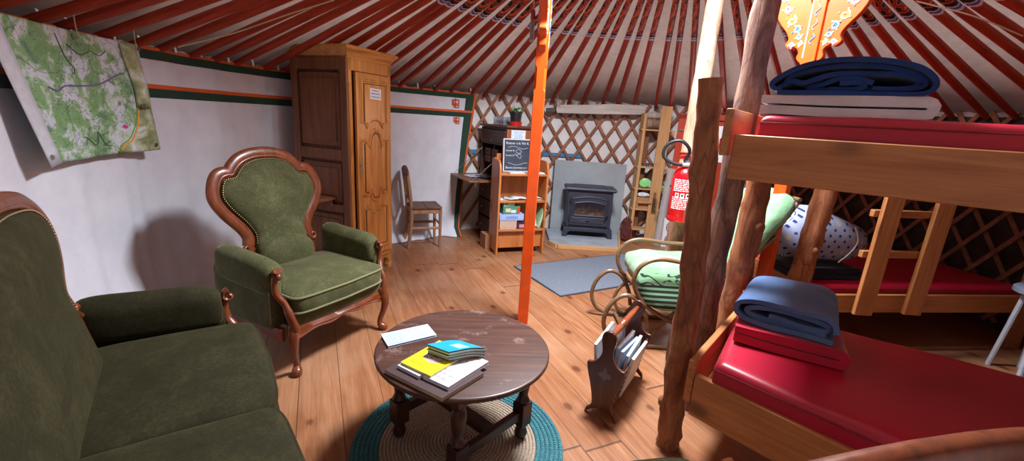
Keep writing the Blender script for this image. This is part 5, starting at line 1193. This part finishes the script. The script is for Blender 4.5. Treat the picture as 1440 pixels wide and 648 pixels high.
R = thing('cloth_bag', 'dark red crumpled cloth bag hanging at the foot of the shelf rack', 'bag', (1.43, 5.33, 0)); m = MB(); m.ball((0, 0, .17), (.075, .06, .165), 20, 16, fn=lambda p: V((p[0] * (1 - .9 * max(0, p[2]) / .33 ), p[1] * (1 - .9 * max(0, p[2]) / .33), p[2])) + V((.035 * noise.noise(V(p) * 16), .035 * noise.noise(V(p) * 22 + V((9, 0, 0))), 0))); m.build('cloth', cloth((92, 36, 34), None, 300, .9), R, sharp=40); m = MB(); m.tube([(0, 0, .31), (.005, .01, .36), (.0, .03, .40)], .006, 6); m.build('drawstring', TWINE, R)
R = thing('plank_offcut', 'pale board standing on edge below the fire extinguisher', 'board', (1.42, 3.62, 0), 20); m = MB(); m.box((0, 0, .16), (.16, .02, .32), taper=(.9, 1)); m.build('board', PALEZ, R, bevel=.003)

# ------------------------------------------------------------------ the orange door
a = math.radians(61.5); e = V((math.cos(a), math.sin(a), 0)); tg = V((-math.sin(a), math.cos(a), 0)); c = V((CX, CY, 0)) + e * 3.03
dM = frame(c, -tg, e, V((0, 0, 1)))
DORED = paint((196, 66, 30), .45)
m = MB()
for x, w in ((-.36, .09), (.36, .09)): m.box((x, 0, .80), (w, .08, 1.60))
m.box((0, 0, 1.575), (.81, .08, .07)); m.box((0, 0, .04), (.81, .08, .08)); d = struct(m.build('door_1', DORED, None, dM, bevel=.006))
m = MB(); m.box((0, .01, .80), (.63, .03, 1.46)); 
for x in (-.2, 0, .2): m.box((x, -.01, .80), (.012, .01, 1.44))
m.build('door_leaf', DORED, d, bevel=.003)
t = NT('daylit_pane'); t.color(srgb(226, 234, 240)); t.p(Roughness=.4); t.b.inputs['Emission Color'].default_value = (.85, .93, 1, 1); t.b.inputs['Emission Strength'].default_value = .35
m = MB()
for x in (-.16, .16): m.box((x, -.014, 1.27), (.24, .012, .42))
m.build('window_pane', t.m, d, bevel=.002)
ld2 = bpy.data.lights.new('door_daylight', 'AREA'); ld2.shape = 'RECTANGLE'; ld2.size = .56; ld2.size_y = .42; ld2.energy = 5; ld2.color = (.95, .97, 1.0)
lo2 = bpy.data.objects.new('door_daylight', ld2); COL.objects.link(lo2); lo2.matrix_world = dM @ T(0, -.035, 1.27) @ RX(-90)
m = MB(); m.tube([(-.40, -.03, 1.40), (-.37, -.06, 1.41), (-.28, -.06, 1.40), (-.20, -.05, 1.405)], .008, 6); m.build('latch', plain((176, 150, 124), .7), d)

# ------------------------------------------------------------------ peeled log with the fire extinguisher
o = log('log_post', [(1.290, 3.345, 0), (1.292, 3.345, .8), (1.302, 3.34, 1.6), (1.312, 3.335, 2.46)], [.066, .057], PEELED, None, .12)
tag(o, 'slim pale peeled log rising behind the dark near bunk log', 'log')
R = thing('fire_extinguisher', 'red fire extinguisher with a black hose hanging on the peeled log', 'fire extinguisher', (1.225, 3.157, .750), -20); R.scale = (1.15, 1.15, 1.15)
FR = plain((206, 14, 26), .22, var=.03, Coat_Weight=.5)
m = MB(); m.lathe([(0, .0), (.055, .0), (.074, .006), (.078, .02), (.078, .035), (.076, .04), (.078, .045), (.078, .265), (.074, .30), (.060, .33), (.040, .348), (.026, .354), (.024, .37), (0, .37)], 40); b = m.build('cylinder', FR, R, sharp=50)
m = MB(); m.lathe([(.022, .37), (.026, .372), (.026, .392), (.016, .395), (.016, .41), (0, .41)], 16); m.build('valve', STEEL, R)
m = MB(); m.plate([(-.07, 0), (.02, 0), (.03, .015), (-.02, .03), (-.07, .02)], .02, T(.02, 0, .395)); m.plate([(-.075, .0), (.01, .0), (.01, .012), (-.075, .02)], .02, T(.02, 0, .428) @ RY(-8)); m.build('lever', plain((200, 30, 26), .3), R, bevel=.003)
hp = [(-.02, -.01, .385), (.0, -.03, .43), (-.01, -.045, .47), (-.055, -.05, .505), (-.11, -.05, .495), (-.145, -.05, .455), (-.145, -.05, .405), (-.105, -.05, .375), (-.05, -.05, .362), (-.005, -.04, .362)]
m = MB(); m.tube(spline(hp, 6), .0105, 10); m.build('hose', plain((28, 32, 36), .4), R); m = MB(); m.tube([(-.03, -.047, .362), (.02, -.035, .364)], .013, 10); m.build('nozzle', plain((170, 172, 180), .4), R)
def onc(th, z, r=.0784): return V((r * math.sin(th), -r * math.cos(th), z))
m = MB()
def cpatch(t0, t1, z0, z1, mat, r): m.grid(lambda u, v: onc(t0 + (t1 - t0) * u, z0 + (z1 - z0) * v, r), 10, 1, mat=mat)
random.seed(2)
for i in range(17):
    z = .09 + i * .0112
    if .158 < z < .196: continue
    x = -.85
    while x < .75:
        l = random.uniform(.08, .4); cpatch(x, min(x + l, .8), z, z + .0062, 0, .0785); x += l + .06
for k in range(3): t0 = -.62 + k * .42; cpatch(t0, t0 + .3, .164, .190, 0, .0785); cpatch(t0 + .08, t0 + .22, .170, .184, 1, .0788)
m.build('white_label', [plain((236, 220, 222), .4), plain((60, 40, 44), .5)], b)
m = MB(); m.box((.0, .088, .30), (.05, .02, .03)); m.tube([(.08 * math.cos(i * PI / 12), .08 * math.sin(i * PI / 12), .22) for i in range(13)], .004, 6, flat=2, up=(0, 0, 1)); m.build('wall_bracket', BLACK, R)

# ------------------------------------------------------------------ rocking chair, pouf, mat, stool
ro = thing('rocking_chair', 'bentwood rocking chair with a mint green patterned cushion', 'rocking chair', (1.1, 2.84, 0))
BENT = wood((88, 64, 44), (140, 108, 78), 'X', .4, coat=.2); HOOP = wood((160, 120, 84), (196, 156, 116), 'X', .45)
def rp(pts, y): return spline([(x - 1.1, y, z) for x, z in pts], 6)
for y in (-.235, .235):
    m = MB(); m.tube(rp([(1.62, .80), (1.42, .63), (1.15, .60), (.94, .615), (.83, .57), (.79, .48), (.82, .38), (.90, .29), (1.04, .21), (1.22, .13), (1.36, .04)], y), .0145, 10); m.build('arm_loop', BENT, ro)
    m = MB(); m.tube(rp([(.93, .10), (.90, .22), (.83, .33), (.74, .36), (.66, .29), (.63, .17), (.68, .06), (.80, .022), (1.05, .0145), (1.35, .016), (1.62, .05), (1.84, .13)], y), .0145, 10); m.build('rocker', BENT, ro)
    m = MB(); m.tube(rp([(1.28, .40), (1.12, .30), (1.0, .16), (.90, .045), (.84, .06), (.80, .16), (.86, .27), (.98, .35)], y * .97), .013, 10); m.build('scroll_brace', BENT, ro)
    m = MB(); m.tube(rp([(1.24, .375), (1.42, .50), (1.60, .78), (1.73, 1.02)], y * .85), .0145, 10); m.build('back_rail', BENT, ro)
for x, z in ((.82, .03), (1.5, .03), (1.72, 1.04), (1.30, .14)): m = MB(); m.tube([(x - 1.1, -.23, z), (x - 1.1, .23, z)], .012, 8); m.build('cross_bar', BENT, ro)
m = MB(); m.tube([(.265 * math.copysign(abs(math.cos(a)) ** .7, math.cos(a)) - .0, .205 * math.copysign(abs(math.sin(a)) ** .7, math.sin(a)), .405) for a in [2 * PI * i / 40 for i in range(40)]], .021, 10, closed=True, flat=1.3, up=(0, 0, 1)); m.lathe([(0, .40), (.235, .40), (.235, .406), (0, .406)], 32); m.build('seat_hoop', HOOP, ro)
t = NT('mint_print'); P_ = t.xyz(t.obj()); vv = t.map((1, 1, 1), rnd=False)
n = t.noise(t.map((1, 1, 1)), 9, 3); base = t.ramp(n, [(.3, srgb(112, 160, 116)), (.7, srgb(140, 186, 142))])
vo = t.noise(vv, 7, 1, .5, 1.6); sw = t.ramp(t.math('ABSOLUTE', t.math('SUBTRACT', vo, .5)), [(.0, srgb(24, 44, 36)), (.045, srgb(24, 44, 36)), (.06, srgb(122, 168, 126))])
stp = t.ramp(t.math('FRACT', t.math('MULTIPLY', t.math('ADD', P_[2], t.math('MULTIPLY', P_[1], .25)), 30)), [(.0, srgb(20, 30, 26)), (.55, srgb(118, 166, 124))], 'CONSTANT')
z_a = t.math('LESS_THAN', t.math('ADD', P_[2], t.math('MULTIPLY', P_[1], .9)), .335); z_b = t.math('LESS_THAN', t.math('ADD', P_[2], t.math('MULTIPLY', P_[1], .5)), .325)
t.color(t.mix(z_b, t.mix(z_a, base, sw), stp)); t.p(Roughness=.9); t.b.inputs['Sheen Weight'].default_value = .2; t.bump(t.noise(vv, 14, 4), .35, .02); MINT = t.m
cu_ = MB()
cu_.cushion((.02, 0, .470), (.60, .54, .10), puff=.05, e=.4, n=12, fn=lambda p: (p[0] + .01 * noise.noise(V(p) * 8), p[1], p[2] + .02 * noise.noise(V((p[0] * 9, p[1] * 9, 1))) - .16 * max(0, (-p[1] - .15) / .12) ** 1.3))
o = cu_.build('seat_cushion', MINT, ro, sharp=0); o.data.polygons.foreach_set('use_smooth', [True] * len(o.data.polygons))
cu_ = MB(); cu_.cushion((0, 0, 0), (.74, .52, .10), puff=.045, e=.4, n=12, M=T(.40, 0, .75) @ RY(-58), fn=lambda p: (p[0], p[1], p[2] + .02 * noise.noise(V((p[0] * 9, p[1] * 9, 5)))))
o = cu_.build('back_cushion', MINT, ro, sharp=0); o.data.polygons.foreach_set('use_smooth', [True] * len(o.data.polygons))
R = thing('pouf', 'low dark brown pouf on the floor beside the rocking chair', 'pouf', (1.13, 2.40, 0)); m = MB(); m.ball((0, 0, .095), (.14, .14, .095), 32, 14, e1=.35, e2=1, fn=lambda p: V(p) * (1 + .02 * math.cos(8 * math.atan2(p[1], p[0])))); m.build('leather_cover', plain((74, 38, 24), .5, var=.2), R, sharp=0).data.polygons.foreach_set('use_smooth', [True] * (32 * 14)); m = MB(); m.tube([(.128 * math.cos(2 * PI * i / 32), .128 * math.sin(2 * PI * i / 32), .172) for i in range(32)], .005, 6, closed=True); m.build('piping', plain((50, 26, 18), .5), R)
MATC = cloth((112, 120, 134), (96, 104, 118), 700, .95, .1, .3, 40); mq = [(.045, 4.085), (.437, 3.392), (1.75, 4.12), (1.36, 4.80)]
R = thing('doormat', 'large plain grey floor mat lying before the stove hearth', 'mat'); m = MB(); m.quad(mq, .0005, .008); m.build('pile', MATC, R)
m = MB(); m.tube([(p[0], p[1], .005) for p in [V(mq[i]).lerp(V(mq[(i + 1) % 4]), k / 6) for i in range(4) for k in range(6)]], .010, 6, closed=True, flat=.4, up=(0, 0, 1)); m.build('edging', plain((44, 50, 60), .8), R)
R = thing('stool', 'grey-topped round stool at the right end of the rear bunk', 'stool', (3.35, 2.57, 0)); m = MB(); m.lathe([(0, .535), (.14, .535), (.155, .545), (.155, .57), (.14, .582), (0, .585)], 32); m.build('seat', plain((120, 130, 150), .5), R, sharp=40)
for k in range(4): a = k * PI / 2 + .7; m = MB(); m.tube([(.09 * math.cos(a), .09 * math.sin(a), .54), (.14 * math.cos(a), .14 * math.sin(a), 0)], .014, 8); m.build('leg', plain((170, 176, 186), .4), R)
R = thing('mug', 'bright blue mug standing on the grey stool', 'mug', (3.35, 2.57, .5855)); m = MB(); m.lathe([(0, 0), (.045, 0), (.05, .01), (.052, .10), (.047, .10), (.045, .01), (0, .008)], 24); m.build('cup', plain((20, 110, 180), .35), R); m = MB(); m.tube([(.05, 0, .025), (.08, 0, .03), (.085, 0, .07), (.05, 0, .085)], .006, 8); m.build('handle', plain((20, 110, 180), .35), R)

# ------------------------------------------------------------------ the map board
t = NT('printed_map'); P_ = t.xyz(t.map((1, 1, 1), rnd=False)); v = t.map((1, 1, 1), rnd=False)
n = t.noise(v, 9, 9, .68, .5); n2 = t.noise(v, 2.2, 3, .5, .8)
base = t.ramp(n, [(.43, srgb(196, 200, 212)), (.48, srgb(170, 188, 168)), (.52, srgb(128, 164, 116)), (.66, srgb(106, 146, 98))])
con = t.math('ABSOLUTE', t.math('SUBTRACT', t.math('FRACT', t.math('MULTIPLY', n2, 26)), .5)); base = t.mix(t.ramp(con, [(.0, (.3, .3, .3, 1)), (.09, (0, 0, 0, 1))]), base, srgb(150, 140, 110))
rd = t.math('ABSOLUTE', t.math('SUBTRACT', t.noise(v, 3.1, 4, .55, .9), .5)); base = t.mix(t.ramp(rd, [(.0, (.75, .75, .75, 1)), (.011, (0, 0, 0, 1))]), base, srgb(60, 84, 78))
rd = t.math('ABSOLUTE', t.math('SUBTRACT', t.noise(t.map((1, 1, 1), loc=(3, 7, 1), rnd=False), 4.2, 4, .55, .6), .5)); base = t.mix(t.ramp(rd, [(.0, (.6, .6, .6, 1)), (.010, (0, 0, 0, 1))]), base, srgb(76, 88, 110))
vt = t.voro(t.map((30, 30, 90), rnd=False), 1.0, rnd=1.0); base = t.mix(t.ramp(vt, [(.0, (.8, .8, .8, 1)), (.16, (.8, .8, .8, 1)), (.18, (0, 0, 0, 1))]), base, srgb(60, 70, 84))
t.color(base); t.p(Roughness=.4); MAP1 = t.m
t = NT('printed_relief'); v = t.map((1, 1, 1), rnd=False); n = t.noise(v, 8, 7, .65, .8); t.color(t.ramp(n, [(.36, srgb(200, 208, 220)), (.47, srgb(176, 174, 140)), (.58, srgb(132, 142, 100)), (.7, srgb(90, 104, 74))])); t.p(Roughness=.4); MAP2 = t.m
mp = thing('wall_map', 'large green hiking map hanging by strings on the white curtain', 'map')
Mm = Matrix.Identity(4)
TL, TR, BR_, BL = V((-1.878, 1.64, 1.662)), V((-2.063, 2.466, 1.668)), V((-2.067, 2.525, 1.112)), V((-1.945, 1.835, 1.107))
MW, MH = .84, .56
def mpt(x, z, o=0):
    u, v_ = x / MW, z / MH; p = (BL * (1 - u) + BR_ * u) * (1 - v_) + (TL * (1 - u) + TR * u) * v_
    e = unit(V((CX - p.x, CY - p.y, 0))); return p + e * (o - .03 * 4 * u * (1 - u) + .012 * math.sin(u * 9) * (1 - v_))
def reg(u, v_):
    x, z = u * MW, v_ * MH; edge = .70 + .16 * (z / MH) + .02 * math.sin(z * 14)
    return 1 if x > .50 + .27 * (z / .28) and z < .31 else 0
m = MB(); m.grid(lambda a, b: mpt(a * MW, b * MH), 60, 40, matfn=reg); o = m.build('map_sheet', [MAP1, MAP2], mp, Mm, sharp=60); s = o.modifiers.new('t', 'SOLIDIFY'); s.thickness = .003
m = MB()
def line(pts, w, mat): m.ribbon([mpt(p.x * .86, p.z * .89, .005) for p in spline([(a, 0, b) for a, b in pts], 6)], w, (1, -.1, 0), mat=mat)
line([(.16, .35), (.22, .335), (.30, .36), (.42, .365), (.55, .375), (.64, .40), (.74, .44), (.80, .455)], .007, 0)
line([(.62, .02), (.66, .05), (.72, .07), (.78, .13), (.82, .19), (.84, .24), (.86, .29)], .009, 1); line([(.605, .02), (.645, .055), (.705, .08), (.765, .14), (.81, .20), (.83, .25), (.85, .30)], .006, 2)
line([(.68, .155), (.715, .15)], .012, 3); line([(.695, .165), (.70, .14)], .008, 3)
line([(.30, .11), (.34, .10), (.40, .06), (.44, .085), (.46, .13), (.50, .06), (.56, .05)], .004, 4); line([(.36, .60), (.38, .5), (.42, .45), (.41, .42)], .004, 4)
line([(.70, .56), (.64, .53), (.58, .545), (.50, .52), (.42, .56)], .004, 4)
m.build('routes', [plain((120, 80, 150), .5), plain((226, 150, 60), .5), plain((80, 170, 80), .5), plain((200, 50, 110), .5), plain((74, 84, 88), .5)], mp, Mm)
m = MB(); m.grid(lambda a, b: mpt(.715 + a * .115 + .012 * math.sin(b * 5), .235 + .315 * b, .006 + .022 * math.sin(a * PI)), 10, 12); o = m.build('curled_inset', MAP2, mp, Mm, sharp=60); s = o.modifiers.new('t', 'SOLIDIFY'); s.thickness = .002
m = MB(); m.grid(lambda a, b: mpt(-.085 + .10 * a, b * MH * 1.0 - .012 * (1 - a), .006 + .012 * (1 - a) * (1 - b)), 3, 10); o = m.build('white_margin', plain((200, 200, 210), .4), mp, Mm, sharp=60); s = o.modifiers.new('t', 'SOLIDIFY'); s.thickness = .002
for x, z, o_ in ((-.05, .03, .016), (.80, .03, .006), (.80, .535, .03), (.42, .535, .006), (.735, .245, .03)): m = MB(); m.lathe([(.006, 0), (.011, 0), (.011, .003), (.006, .003)], 14, T(*mpt(x, z, o_)) @ RZ(5) @ RY(90)); m.build('eyelet', STEEL, mp, Mm)
for x in (.42, .80): m = MB(); m.tube([mpt(x, .535, .028), mpt(x - .01, .57, .03), mpt(x - .03, .64, .05), mpt(x - .05, .70, .16)], .0025, 6); m.build('string', TWINE, mp, Mm)

# thin cords strung under the roof
for lab, pts in (('thin pale cord strung under the roof poles above the white curtain', [(-1.947, 2.608, 1.685), (-1.69, 2.71, 1.79), (-1.40, 2.76, 1.915), (-1.128, 2.798, 2.02)]), ('thin pale cord running under the roof poles above the upper bunk', [(2.346, 2.917, 2.24), (2.591, 2.79, 2.145), (2.838, 2.722, 2.04)])):
    m = MB(); m.tube(spline(pts, 4), .004, 6); tag(m.build('cord', TWINE), lab, 'cord')
